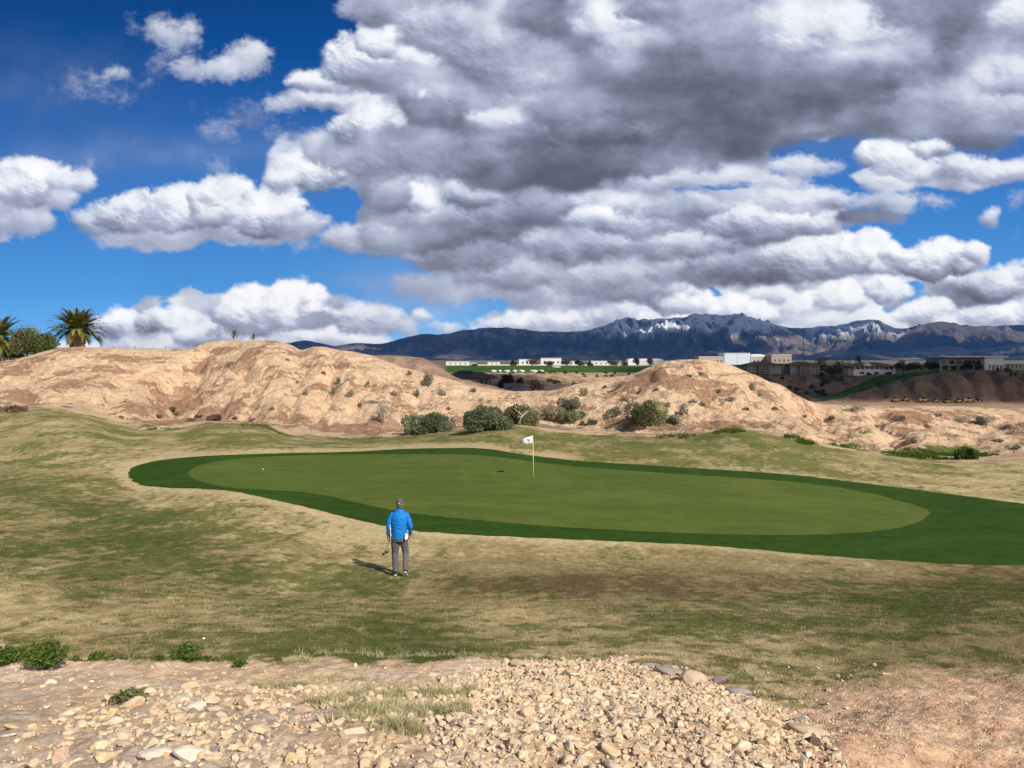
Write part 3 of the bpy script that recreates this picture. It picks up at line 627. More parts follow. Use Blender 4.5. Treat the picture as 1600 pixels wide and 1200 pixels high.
def terrain_mat(name, b1, d1, b2, d2, rough=0.95, fine=(14, 90), contrast=0.30, layer=None):
    """LAYER = (noise scale, noise weight, threshold, width, relief): a second colour that breaks through the first with ragged edges"""
    t = NT(name); p = t.pos(); c = t.attr('Col').outputs['Color']
    n1 = t.noise(fine[0], 8, 0.7, p); n2 = t.noise(fine[1], 5, 0.65, p)
    k = t.math('ADD', t.math('MULTIPLY', n1, .55), t.math('MULTIPLY', n2, .45))
    k = t.rng(k, 0.34, 0.66, 1-contrast, 1+contrast); hb = t.noise(b1, 9, 0.68, p)
    if layer:
        sc_, wt_, th_, wd_, rl_ = layer; q = t.math('ADD', t.attr('Mix').outputs['Fac'], t.math('MULTIPLY', t.math('SUBTRACT', t.noise(sc_, 9, .68, p), .5), wt_))
        q = t.n('ShaderNodeMapRange', {0: q, 1: th_-wd_, 2: th_+wd_, 3: 0.0, 4: 1.0}, interpolation_type='SMOOTHSTEP').outputs[0]
        c = t.mix(q, c, t.attr('Col2').outputs['Color'])
        if rl_: hb = t.math('SUBTRACT', hb, t.math('MULTIPLY', q, rl_))
    c2 = t.n('ShaderNodeVectorMath', {0: c, 'Scale': k}, operation='SCALE').outputs[0]
    nrm = t.bump(hb, 1.0, d1); nrm = t.bump(t.noise(b2, 7, 0.68, p), 1.0, d2, nrm)
    return t.bsdf(c2, rough, nrm, 0.08)
MT_TURF = terrain_mat('dormant_turf', 5.0, 0.05, 26.0, 0.018, fine=(7, 40), contrast=.50, layer=(5.5, 1.0, .47, .16, .0))
MT_COLLAR = terrain_mat('collar_turf', 3.0, 0.02, 30.0, 0.018, fine=(5, 40), contrast=.28)
MT_GREEN = terrain_mat('green_turf', 2.0, 0.006, 60.0, 0.004, fine=(1.5, 30), contrast=.17)
MT_HILL = terrain_mat('badland_sandstone', 1.4, 0.55, 5.5, 0.20, fine=(1.3, 6), contrast=.36, layer=(1.7, 1.9, .36, .13, .30))
def cut(name, sel, mat, label, lay_, x2=None, mixv=None):
    q = tri[sel]; u, inv = np.unique(q, return_inverse=True)
    me = mesh_np(name, P3.reshape(-1, 3)[u], inv.reshape(-1, 3), dict({'Col': lay_.reshape(-1, 3)[u]}, **({'Col2': x2.reshape(-1, 3)[u], 'Mix': mixv.ravel()[u]} if x2 is not None else {})))
    return tag(link(name, me, mat), label, None, None, 'structure')
cut('ground', zq == 0, MT_TURF, 'patchy dormant grass slope and bare sandy earth in front of the green', gc_, tg, tG)
cut('hills', zq == 1, MT_HILL, 'eroded cream and rust sandstone hills behind the green', hc, np.broadcast_to(A_(.50, .295, .185), hc.shape)*(1+.25*fbm(XX/1.1, GYY/1.6, 4, 271))[..., None], hS)
cut('green_collar', zq == 2, MT_COLLAR, 'dark green collar of longer turf round the putting green', c_c)
cut('putting_green', zq == 3, MT_GREEN, 'smooth olive putting green with a yellow flagstick', c_g)
# ------------------------------------------------------------------ valley, mesa and mountains
FAR = [
 ('z', [(-900,165,-36),(2500,165,-36)]),
 ('p', [(-900,230,620),(560,230,626),(700,235,625),(900,235,626),(1050,250,640),(1150,260,655),(1260,280,661),(1600,300,659),(2500,300,659)]),
 ('p', [(-900,300,602),(560,290,604),(700,298,603),(850,300,604),(950,320,612),(1100,360,632),(1180,395,632),(1280,400,624.5),(1400,400,624.5),(1500,400,626),(1600,400,626.5),(2500,400,627)]),
 ('p', [(-900,330,596),(700,330,597),(850,340,597),(950,350,600),(1050,390,612),(1150,412,616),(1200,425,614),(1260,425,618),(1300,420,616),(1340,414,611),(1380,412,604),(1420,412,598),(1460,412,594),(1500,411,591),(1560,411,590),(1600,411,594),(2500,411,596)]),
 ('p', [(-900,420,586),(700,400,587),(800,400,586),(900,400,588),(1000,430,592),(1100,450,592),(1200,455,598),(1250,455,602),(1290,450,603),(1330,446,598),(1360,438,594),(1400,432,591),(1430,428,586),(1460,425,583),(1500,424,580.5),(1560,424,579.5),(1590,424,583),(1640,424,588),(2500,424,588)]),
 ('p', [(-900,500,582),(700,500,582.5),(1000,500,582),(1100,500,583),(1180,470,585),(1290,470,586),(1330,462,585),(1400,458,584),(1460,450,579),(1520,440,578),(1600,440,578.5),(2500,440,579)]),
 ('p', [(-900,560,574),(700,560,574.5),(1000,560,575),(1060,560,576),(1200,560,582),(1400,560,580),(1600,560,577),(2500,560,577)]),
 ('p', [(-900,900,570.5),(2500,900,570.5)]),
 ('p', [(-900,2500,566),(2500,2500,566)]),
 ('z', [(-900,9000,-8),(2500,9000,-8)]),
 ('z', [(-900,30000,-8),(2500,30000,-8)])]
def fterr(px, Y):
    z, seg = heights(px, Y, FAR, [])
    X = (px-CX)/F*Y; k = sstep(1.7, 2.1, seg)*(1-sstep(4.7, 5.1, seg))
    br = sstep(1335, 1375, px)
    # eroded flank below the houses on the right: rounded noses with washes between
    q = px+10*fbm(X/18, Y/30, 3, 303)
    z = z-br*k*sstep(2.02, 2.5, seg)*(1-sstep(3.9, 4.3, seg))*3.4*np.exp(-(((q+12*(seg-2)) % 47)-23)**2/70.0)
    z = z+k*(2.0*fbm(X/24, Y/24, 5, 301)+1.5*(ridged(X/14, Y/26, 4, 305)-.5))*np.where(seg > 4, .4, 1)*np.exp(-((seg-4.0)/.25)**2*0.0)*0.8
    return z, seg
fp = np.concatenate([np.arange(-900, 380, 30), np.arange(380, 1661, 2.6), np.arange(1670, 2500, 30)])
fy = np.exp(np.concatenate([np.linspace(math.log(165), math.log(620), 300), np.linspace(math.log(620), math.log(30000), 110)[1:]]))
QX, QY = np.meshgrid(fp, fy); QZ, QS = fterr(QX, QY); WX = (QX-CX)/F*QY; QP = HY-QZ/QY*F
nA = fbm(WX/30, QY/30, 5, 311); nB = fbm(WX/6, QY/8, 5, 313); nC = fbm(WX/160, QY/160, 4, 315)
earth = A_(.34, .215, .135)*np.ones(QX.shape+(3,)); sand = A_(.60, .42, .255); dark = A_(.105, .085, .045); greyp = A_(.20, .165, .165); lawn = A_(.058, .125, .020)
fcol = lerp(earth, A_(.22, .13, .08), sstep(-.1, .5, nB+nA*.5))
pad = sstep(.6, 1.0, QS)*(1-sstep(1.95, 2.05, QS))*sstep(1150, 1260, QX)
fcol = lerp(fcol, A_(.46, .30, .19)*(1+.12*nB)[..., None], pad)
left = 1-sstep(1020, 1080, QX)
fcol = lerp(fcol, greyp*(1+.25*nB)[..., None], left*(1-sstep(2.0, 2.2, QS)))
fcol = lerp(fcol, sand*(1+.25*nB)[..., None], left*sstep(2.9, 3.3, QS)*(1-sstep(4.9, 5.1, QS))*sstep(-.4, .1, nB+.3*nA))
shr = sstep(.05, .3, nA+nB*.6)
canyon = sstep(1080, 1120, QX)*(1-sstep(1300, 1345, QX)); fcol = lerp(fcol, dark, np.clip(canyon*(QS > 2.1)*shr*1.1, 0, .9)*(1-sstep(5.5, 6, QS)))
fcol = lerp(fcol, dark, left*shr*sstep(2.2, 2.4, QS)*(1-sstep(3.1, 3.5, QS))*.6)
# the ramp of lawn behind the gullied flank, and the fairway on the mesa
ramp = inside(np.array([(1268,627),(1300,617),(1340,601),(1372,586.5),(1400,585),(1470,578.5),(1466,583),(1430,588),(1405,594),(1375,603),(1345,612),(1318,621),(1290,627)], float), QX+2*nB, QP+1.0*nA)
fcol = lerp(fcol, lawn*(1+.5*nB)[..., None], ramp.astype(float))
mesa = sstep(5.0, 5.03, QS)*(1-sstep(6.6, 6.7, QS)); strip = mesa*sstep(690, 700, QX+6*nA)*(1-sstep(1050, 1060, QX)); fcol = lerp(fcol, lawn*A_(1.0, 1.0, 1.0)*(1+.3*nA)[..., None], strip)
fcol = lerp(fcol, A_(.19, .16, .09)*(1+.4*nC)[..., None], sstep(6.6, 7.2, QS))
fcol = lerp(fcol, A_(.15, .125, .06)*(1+.4*nB)[..., None], sstep(4.9, 5.1, QS)*(1-sstep(6.6, 7.2, QS))*sstep(1050, 1100, QX)*.8)
V = np.stack([WX, QY, QZ], -1).reshape(-1, 3); r_, c_ = QX.shape; ID2 = np.arange(r_*c_).reshape(r_, c_)
Q2 = np.stack([ID2[:-1, :-1], ID2[:-1, 1:], ID2[1:, 1:], ID2[1:, :-1]], -1).reshape(-1, 4)
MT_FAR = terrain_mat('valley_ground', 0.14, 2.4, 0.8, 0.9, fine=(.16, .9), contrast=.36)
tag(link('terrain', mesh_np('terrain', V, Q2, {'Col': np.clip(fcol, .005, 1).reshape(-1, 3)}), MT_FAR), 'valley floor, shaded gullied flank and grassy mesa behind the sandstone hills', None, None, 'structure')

# brown hill behind the left ridge
bx_ = np.arange(430, 830, 2.5); by_ = np.linspace(170, 262, 90); UX, UY = np.meshgrid(bx_, by_)
top = pchip([430, 500, 560, 600, 640, 662, 690, 712, 740, 770, 830], [560, 557, 555, 555, 557, 561, 575, 589, 597, 603, 630], UX)
zt = (HY-top)/F*200; ux = (UX-CX)/F*UY; base_z = -22.0
env = np.exp(-np.abs((UY-200)/np.where(UY < 200, 17, 40))**2.2)
uz = base_z+(zt-base_z)*env+(1-np.exp(-((UY-200)/5)**2))*(.9*fbm(ux/9, UY/9, 4, 321)+.8*(ridged(ux/5, UY/11, 4, 323)-.5))
bc = lerp(A_(.44, .30, .215)*np.ones(UX.shape+(3,)), A_(.33, .21, .145), sstep(-.2, .5, fbm(ux/5, uz/1.2, 4, 325)))
IDb = np.arange(UX.size).reshape(UX.shape); Qb = np.stack([IDb[:-1, :-1], IDb[:-1, 1:], IDb[1:, 1:], IDb[1:, :-1]], -1).reshape(-1, 4)
tag(link('hill', mesh_np('hill', np.stack([ux, UY, uz], -1).reshape(-1, 3), Qb, {'Col': bc.reshape(-1, 3)}), MT_FAR), 'brown layered hill behind the left sandstone ridge', None, None, 'structure')

# mountains: several ranges, each with its own skyline and distance
SKY_A = [(-900,560),(300,556),(420,546),(450,536),(475,532),(500,536),(520,540),(545,537),(560,536),(590,537),(620,531),(664,522),(690,522),(720,516),(745,513),(780,511),(810,513),(840,517),(862,518),(890,518),(915,516),(940,510),(960,502),(982,495),(1000,499),(1040,498),(1060,496),(1092,490),(1120,492),(1146,491),(1180,497),(1215,509),(1250,512),(1290,509),(1320,506),(1345,500),(1370,499),(1385,507),(1410,513),(1440,507),(1470,502),(1500,507),(1530,509),(1570,508),(1620,507),(1700,500),(1900,512),(2500,520)]
SKY_B = [(-900,600),(1000,575),(1040,545),(1075,515),(1095,494),(1120,501),(1150,499),(1185,500),(1212,507),(1240,520),(1270,537),(1300,549),(1330,558),(1380,572),(2500,600)]
SKY_C = [(-900,600),(1350,575),(1385,545),(1410,524),(1440,508),(1467,502),(1490,505),(1515,511),(1560,516),(1600,518),(1700,512),(1900,520),(2500,530)]
SKY_D = [(-900,600),(1210,570),(1250,556),(1300,548),(1330,550),(1370,547),(1400,553),(1440,546),(1480,540),(1520,546),(1570,540),(1610,532),(1700,526),(1900,540),(2500,545)]
SKY_E = [(-900,575),(560,572),(660,561),(690,553),(720,554),(750,560),(800,567),(830,562),(870,568),(1000,571),(1050,560),(1085,553),(1110,549),(1140,551),(1180,560),(1230,553),(1290,557),(1340,550),(1380,560),(1420,566),(1500,560),(1560,562),(1600,555),(2500,565)]
mp = np.concatenate([np.arange(-900, 400, 12), np.arange(400, 1661, 2.2), np.arange(1670, 2500, 12)]); my = np.concatenate([np.linspace(7600, 15200, 300), np.linspace(15300, 19000, 20)])
MX, MY = np.meshgrid(mp, my); mx = (MX-CX)/F*MY; MZ = np.full(MX.shape, -12.0)
er = ridged(mx/1250+.5*fbm(mx/1600, MY/1600, 3, 333), MY/2300+.5*fbm(mx/1600, MY/1600, 3, 334), 6, 331, .55); er2 = ridged(mx/380+.3*fbm(mx/500, MY/500, 3, 338), MY/560, 6, 337, .62); er3 = fbm(mx/160, MY/220, 4, 339)
for sky_, D_, wf in ((SKY_A, 14600, 4200), (SKY_B, 12600, 2300), (SKY_C, 12900, 2500), (SKY_D, 11200, 2000), (SKY_E, 9400, 900)):
    zs = (HY-pchip([p[0] for p in sky_], [p[1] for p in sky_], MX))/F*D_
    e_ = np.where(MY < D_, np.clip(1-(D_-MY)/wf, 0, 1)**1.25, np.clip(1-(MY-D_)/3500, 0, 1))
    fall = 1-np.exp(-((MY-D_)/260)**2)
    amp = np.clip(zs, 0, 900)*(0.95*(er-.72)+0.34*(er2-.68)+.07*er3)*fall*np.clip(e_*3, 0, 1)*(1-.30*e_)
    z_ = np.maximum(zs, -40)*e_+amp+np.clip(zs, 0, 900)*(1-fall)*.028*(er3+1.2*(er2-.62))
    MZ = np.maximum(MZ, z_-12*(1-e_))
mcol = lerp(A_(.130, .105, .085)*np.ones(MX.shape+(3,)), A_(.25, .195, .145), sstep(-.2, .5, fbm(mx/900, MY/900, 5, 341)))
mcol = lerp(mcol, A_(.075, .075, .06), sstep(.0, .5, fbm(mx/500, MY/500, 5, 343)+.3*(er2-.6))*.8)
mcol = lerp(mcol, A_(.40, .33, .23), sstep(260, 60, MZ)*sstep(-.1, .4, fbm(mx/700, MY/500, 5, 345))*.75)
zone_s = np.clip(sstep(880, 960, MX)*(1-sstep(1215, 1250, MX))+.85*sstep(1240, 1270, MX)*(1-sstep(1395, 1430, MX))+.30*(1-sstep(880, 950, MX))*sstep(700, 760, MX), 0, 1)
snow = sstep(330, 560, MZ+150*fbm(mx/200, MY/240, 5, 347)+260*(er2-.62))*zone_s*sstep(-.55, -.10, er3+1.1*(er2-.62)+.35*zone_s-.25)
mcol = lerp(mcol, A_(.90, .92, .95), snow*.96)
V = np.stack([mx, MY, MZ], -1).reshape(-1, 3); ID3 = np.arange(MX.size).reshape(MX.shape)
Q3 = np.stack([ID3[:-1, :-1], ID3[:-1, 1:], ID3[1:, 1:], ID3[1:, :-1]], -1).reshape(-1, 4)
MT_MTN = terrain_mat('mountain_rock', 0.004, 110, 0.02, 26, fine=(.006, .03), contrast=.30)
tag(link('mountains', mesh_np('mountains', V, Q3, {'Col': mcol.reshape(-1, 3)}), MT_MTN), 'dark desert mountain range with snow dusted on its highest ridges', None, None, 'structure')

# ------------------------------------------------------------------ air
hz = NT('air_haze'); pv = hz.n('ShaderNodeVolumePrincipled', {'Color': (.11, .37, 1.0, 1), 'Density': HAZE_D, 'Anisotropy': 0.0}); hz.l(pv.outputs[0], hz.out.inputs['Volume'])
b = MB(); b.box(-24000, 28000, -600, 20500, -60, 1500)
o = tag(b.obj('haze', hz.m), 'thin blue air between the viewer and the mountains', None, None, 'stuff')

# ------------------------------------------------------------------ unseen clouds added up-sun, shaped to shade the mountains and the mesa
MT_CLOUD = plain('cloud_white', (.82, .83, .85), 1.0, .05, .001)
def shade_cloud(name, mask, x0, x1, y0, y1, step, t_, thick, label, seed):
    """an out-of-view cloud sheet added t_ metres up-sun of the ground it shades; MASK is its outline over that ground"""
    gx_, gy_ = np.meshgrid(np.arange(x0, x1+1, step), np.arange(y0, y1+1, step)); m = mask(gx_, gy_)
    th = np.clip(m, 0, 1)**.5*thick*(1+.35*fbm(gx_/(thick*3), gy_/(thick*3), 4, seed)); keep = m > 0
    off = SUN*t_; n = gx_.size; idt = np.arange(n).reshape(gx_.shape)
    Vt = np.stack([gx_+off.x, gy_+off.y, off.z+th], -1).reshape(-1, 3); Vb = np.stack([gx_+off.x, gy_+off.y, off.z-th*.25], -1).reshape(-1, 3)
    kq = keep[:-1, :-1] | keep[1:, 1:] | keep[:-1, 1:] | keep[1:, :-1]
    q = np.stack([idt[:-1, :-1], idt[:-1, 1:], idt[1:, 1:], idt[1:, :-1]], -1)[kq].reshape(-1, 4)
    allV = np.concatenate([Vt, Vb]); allQ = np.concatenate([q, q[:, ::-1]+n]); u, inv = np.unique(allQ, return_inverse=True)
    tag(link(name, mesh_np(name, allV[u], inv.reshape(-1, 4)), MT_CLOUD), label, None, None, 'structure')
def mm(x, y):
    px = x/y*F+CX; w_ = 60*fbm(x/2600, y/2600, 4, 401)
    m = np.ones_like(x)
    lit = [(990,14550,45,420,.8),(1070,14600,150,360,.8),(1140,12620,60,180,.8),(1330,14600,70,330,.9),(1250,12200,45,1300,1.6),(1235,13300,30,700,1.0),(1330,10300,60,500,1.3),(1105,9600,55,350,1.2),(705,9400,40,300,1.2),(1470,14000,90,1200,1.5),(1560,13300,120,800,1.3),(1400,9800,60,500,.9),(835,9300,30,250,.9),(1180,11200,40,300,.8),(1570,10600,40,350,1.0),(1130,13300,50,500,.4),(560,14000,80,900,.6),(1340,13900,60,600,.6)]  # gaps cut in the added cloud so these mountain patches stay sunlit
    for cx, cY, rx, rY, a in lit:
        m = m-a*np.exp(-((px+w_*.5-cx)/rx)**2-((y+w_*12-cY)/rY)**2)
    m = m-.55+.35*fbm(x/1500, y/1500, 4, 403)
    return m*sstep(200, 320, px+w_)*sstep(7600, 8400, y)
shade_cloud('cloud', mm, -9000, 15000, 7400, 17000, 130, 14500, 420, 'broad unseen cloud sheet added up-sun to shade the mountain range', 405)
def ms_(x, y):
    px = x/y*F+CX; a = fbm(x/60, y/60, 4, 411)
    m1 = np.minimum((px-1085)/40+.5*a, np.minimum((y-372)/16+.6*a, (900-y)/60))
    m2 = np.minimum(np.minimum((px-560)/30, (870-px)/30)+.3*a, np.minimum((y-238)/10, (372-y)/12)+.4*a)
    return np.maximum(m1, m2)
shade_cloud('cloud', ms_, -110, 700, 170, 920, 7, 3300, 60, 'small unseen cloud added up-sun to shade the mesa houses and bungalow', 413)
# ------------------------------------------------------------------ stones of the foreground
def ico(sub):
    bm = bmesh.new(); bmesh.ops.create_icosphere(bm, subdivisions=sub, radius=1.0)
    V = np.array([v.co[:] for v in bm.verts]); Fc = np.array([[v.index for v in f.verts] for f in bm.faces]); bm.free(); return V, Fc
ICO = {k: ico(k) for k in (1, 2, 3, 4)}
def stone_shape(seed, sub=3, cuts=9, rough=.05, rounded=False, dims=(1, .8, .6)):
    rs_ = np.random.RandomState(seed); V, Fc = ICO[sub]; V = V.copy()
    if not rounded:
        for k in range(cuts):
            n = rs_.normal(size=3); n /= np.linalg.norm(n); d_ = rs_.uniform(.34, .80); q = V@n-d_; V -= np.where(q > 0, q, 0)[:, None]*n*.97
    n3 = fbm(V[:, 0]*1.7+V[:, 2]*1.1+seed, V[:, 1]*1.7-V[:, 2]*.9, 4, seed % 97)
    V = V*(1+(rough*(2.0 if rounded else 1.6))*n3)[:, None]
    return V*np.array(dims), Fc
def stone_mat(name, tones, var_attr=False):
    t = NT(name); v = t.objc(); oi = t.n('ShaderNodeObjectInfo').outputs['Random']
    r = t.attr('Tone').outputs['Fac'] if var_attr else oi
    n = len(tones); c = t.ramp(r, [(i/(n-1), tones[i]) for i in range(n)])
    src = t.pos()
    f1 = t.noise(26, 6, .65, src); f2 = t.noise(120, 4, .6, src)
    c = t.mix(t.rng(f1, .35, .65, 0, .55), c, (.56, .39, .24), 'MIX'); c = t.mix(t.rng(f1, .30, .62, .55, 0), c, (.86, .72, .55))
    k = t.rng(f2, .3, .7, .72, 1.22); c = t.n('ShaderNodeVectorMath', {0: c, 'Scale': k}, operation='SCALE').outputs[0]
    nrm = t.bump(t.noise(60, 7, .7, src), 1.0, .006)
    return t.bsdf(c, .9, nrm, .15)
CREAM = [(.66, .47, .26), (.78, .62, .40), (.60, .39, .20), (.80, .68, .48), (.70, .46, .27), (.74, .56, .30), (.52, .35, .22), (.80, .66, .44), (.40, .32, .26)]
MT_STONE = stone_mat('cream_limestone', CREAM); MT_GRAVEL = stone_mat('gravel_limestone', CREAM, True)
def tone(name, c, sc=22):
    t = NT(name); p = t.pos(); f1 = t.noise(sc, 6, .65, p); c2 = t.mix(f1, tuple(x*.65 for x in c), tuple(min(1, x*1.35) for x in c))
    c2 = t.mix(t.rng(t.noise(sc*3.3, 5, .7, p), .56, .66, 0, .6), c2, tuple(min(1, x*1.7+.03) for x in c))
    return t.bsdf(c2, .8, t.bump(t.noise(sc*4, 6, .7, p), 1.0, .004), .25)
MT_GREYST = tone('grey_cobble', (.31, .275, .235)); MT_DARKST = tone('dark_basalt', (.115, .07, .055)); MT_BROWNST = tone('brown_stone', (.34, .22, .14)); MT_SALMON = tone('salmon_stone', (.60, .40, .29)); MT_WHITE = tone('white_stone', (.70, .61, .48)); MT_TAN = tone('tan_stone', (.56, .42, .28)); MT_PURPLE = tone('purple_grey_stone', (.22, .165, .155)); MT_OCHRE = tone('ochre_stone', (.62, .46, .24))
STONE_ME = [mesh_np('stone', *stone_shape(500+i, 3, 13+i % 5, .035, False, (1, rnd.uniform(.62, .9), rnd.uniform(.48, .75))), smooth=False) for i in range(14)]
def place_stone(px, py, wpx, me, mat, label, group=None, flat=1.0, sink=.25, name='stone', rz=None, cat='stone'):
    p = hit(px, py, 1.5, 14); s_ = wpx/F*p.y/2
    m_ = me.copy() if mat is not None and (not me.materials or me.materials[0] != mat) else me
    if m_ is not me: m_.materials.clear(); m_.materials.append(mat)
    o = bpy.data.objects.new(name, m_); COL.objects.link(o)
    o.location = (p.x, p.y, p.z+s_*(.55-sink*.6)*flat*.6); o.scale = (s_, s_*rnd.uniform(.85, 1.1), s_*flat)
    o.rotation_euler = (rnd.uniform(-.3, .3), rnd.uniform(-.3, .3), rnd.uniform(0, 6.28) if rz is None else rz)
    tag(o, label, cat, group); return o, p, s_
# stones one can name, each singled out
big = [mesh_np('boulder', *stone_shape(700+i, 4, 12, .07, i in (0, 2), d_)) for i, d_ in enumerate([(1, .72, .62), (1, .8, .66), (1, .6, .5), (1, .75, .7), (1, .55, .45), (1, .8, .55)])]
taken = []
def named(px, py, w, mi, mat, label, flat=1.0, cat='stone', nm='stone', rz=0.0):
    o, p, s_ = place_stone(px, py, w, big[mi], mat, label, None, flat, name=nm, rz=rz, cat=cat); taken.append((p.x, p.y, s_)); return o
named(1083, 1066, 42, 0, MT_TAN, 'rounded tan boulder at the top right rim of the rubble', 1.0, 'boulder', 'boulder')
named(1122, 1069, 38, 3, MT_PURPLE, 'rough purple-brown boulder beside the tan boulder on the rubble rim', .9, 'boulder', 'boulder')
named(1153, 1084, 40, 2, MT_GREYST, 'flat grey cobble below the purple-brown boulder', .7, 'cobble', 'cobble')
named(1176, 1097, 26, 4, MT_GREYST, 'smaller dark grey cobble at the end of the grey row', .8, 'cobble', 'cobble')
named(1045, 1052, 46, 2, MT_GREYST, 'long pale grey slab on the rubble rim under the dry turf', .6, 'boulder', 'boulder', -.1)
named(1016, 1043, 38, 4, MT_GREYST, 'low grey cobble half buried at the top of the rubble', .5, 'cobble', 'cobble')
named(1270, 1166, 46, 3, MT_DARKST, 'dark chocolate brown boulder on the right edge of the rubble', .9, 'boulder', 'boulder')
named(1268, 1127, 28, 1, MT_BROWNST, 'round brown cobble where rubble meets the red sand', 1.1, 'cobble', 'cobble')
named(1250, 1130, 26, 0, MT_GREYST, 'grey cobble touching the round brown cobble', .8, 'cobble', 'cobble')
named(1262, 1147, 66, 2, MT_TAN, 'long sandy slab behind the dark brown boulder', .6, 'stone', 'stone', -.35)
named(1204, 1137, 36, 4, MT_BROWNST, 'low brown wedge stone in the right side of the rubble', .8)
named(1133, 1116, 20, 0, MT_WHITE, 'pale grey white pebble standing upright in the rubble', 1.3)
named(1264, 1180, 22, 1, MT_WHITE, 'small white stone below the dark brown boulder', .7)
named(1313, 1196, 22, 3, MT_PURPLE, 'small purple-grey stone at the bottom tip of the rubble', .9)
named(958, 1131, 36, 5, MT_DARKST, 'dark red-brown flat stone in the middle of the rubble mound', .6)
named(978, 1141, 26, 1, MT_WHITE, 'whitish block just below the dark red-brown flat stone', 1.0)
named(843, 1137, 20, 0, MT_GREYST, 'round blue-grey pebble in the centre of the rubble', .9)
named(707, 1133, 16, 0, MT_PURPLE, 'small slate-blue pebble beside the dry grass', .8)
named(990, 1112, 24, 2, MT_GREYST, 'smooth grey oval stone right of the rubble centre', .7)
named(1027, 1185, 24, 4, MT_PURPLE, 'low dark grey stone near the bottom of the rubble', .7)
named(912, 1054, 18, 4, MT_GREYST, 'small grey stone near the upper rim of the rubble', .7)
named(996, 1060, 16, 3, MT_DARKST, 'small dark rust stone on the upper right of the rubble', .9)
named(813, 1040, 34, 5, MT_TAN, 'angular tan block on the crest above the rubble', .9)
named(94, 1187, 44, 1, MT_SALMON, 'salmon pink rock near the bottom left corner', 1.0, 'rock', 'rock', .3)
named(478, 1114, 38, 5, MT_TAN, 'squarish tan rock left of the dry grass clump', 1.1, 'rock', 'rock')
named(79, 1070, 26, 3, MT_WHITE, 'single white rock lying on bare earth by the green weed', .9, 'rock', 'rock')
named(243, 1180, 56, 2, MT_WHITE, 'long bleached white rock at the bottom of the left rubble', .5, 'rock', 'rock')
named(298, 1186, 76, 4, MT_WHITE, 'longest pale cracked slab at the bottom of the left rubble', .55, 'rock', 'rock')
named(197, 1148, 32, 5, MT_SALMON, 'pinkish tan block in the middle of the left rubble', .8)
named(175, 1118, 30, 1, MT_OCHRE, 'yellow ochre lump at the upper end of the left rubble', 1.0)
named(112, 1102, 18, 4, MT_PURPLE, 'small black flat stone at the left end of the rubble', .6)
named(21, 1138, 32, 5, MT_OCHRE, 'yellowish flat stone on the bare earth at the far left', .6)
named(13, 1150, 26, 2, MT_WHITE, 'flat white flake below the yellowish stone at the far left', .4)
named(368, 1151, 18, 0, MT_GREYST, 'blue-grey pebble among the cream stones on the left', .8)
named(455, 1190, 30, 3, MT_OCHRE, 'pale yellow rock near the bottom below the dry grass', 1.2)
named(650, 1130, 20, 1, MT_OCHRE, 'bright ochre stone at the right edge of the dry grass', 1.1)
named(46, 1199, 20, 3, MT_DARKST, 'black stone at the bottom edge in the left corner', .7)
named(305, 1108, 34, 0, MT_WHITE, 'pale rock at the top of the left rubble bed', .8)
named(304, 1116, 24, 5, MT_BROWNST, 'rust streaked rock just under the pale rock of the left bed', .9)
# the beds: density of stone over the ground
def bed(px, py):
    """0..1 cover, and which bed"""
    m = sstep(-14, 10, py-np.interp(px, [560, 640, 700, 780, 850, 980, 1040, 1090, 1150, 1240, 1300, 1330], [1100, 1080, 1068, 1040, 1034, 1036, 1050, 1062, 1084, 1118, 1160, 1215]))*sstep(560, 740, px)
    l_ = sstep(-14, 16, py-np.interp(px, [-500, 0, 60, 130, 230, 330, 450, 560, 700], [1170, 1165, 1135, 1105, 1085, 1082, 1072, 1080, 1100]))*sstep(800, 640, px)
    hole = np.exp(-((px-640)/75)**2-((py-1105)/28)**2)
    return np.clip(m, 0, 1), np.clip(l_, 0, 1)*(1-.8*hole)
rs = np.random.RandomState(11)
def candidates(n, y0, y1, px0=-260, px1=1360):
    q = rs.uniform(0, 1, n); Y = np.sqrt(y0*y0+(y1*y1-y0*y0)*q); px = rs.uniform(px0, px1, n); z, sg = terr(px, Y)
    return px, Y, z, HY-z/Y*F, sg
px_, Y_, z_, py_, sg_ = candidates(5200, 2.5, 8.0, -60, 1360)
mA, mB = bed(px_, py_); cl_ = fbm((px_-CX)/F*Y_/.35, Y_/.35, 3, 431)
acc = np.maximum(mA*(.9+.3*cl_), mB*(.62+1.2*cl_)) > rs.uniform(0, 1, len(px_))
px_, Y_, z_, py_, mA = px_[acc], Y_[acc], z_[acc], py_[acc], mA[acc]
sz = np.where(mA > .5, rs.lognormal(math.log(.030), .32, len(px_)), rs.lognormal(math.log(.033), .36, len(px_))); sz = np.minimum(sz, .075)
show = sz/Y_*F*(py_ < 1215)*(px_ > -10); order = np.argsort(-show); inds = []
for i in order:
    x = (px_[i]-CX)/F*Y_[i]
    if any((x-a)**2+(Y_[i]-b_)**2 < ((sz[i]+c_)*.80)**2 for a, b_, c_ in taken): continue
    taken.append((x, Y_[i], sz[i])); inds.append(i)
    if len(inds) >= 262: break
for me_ in STONE_ME: me_.materials.append(MT_STONE)
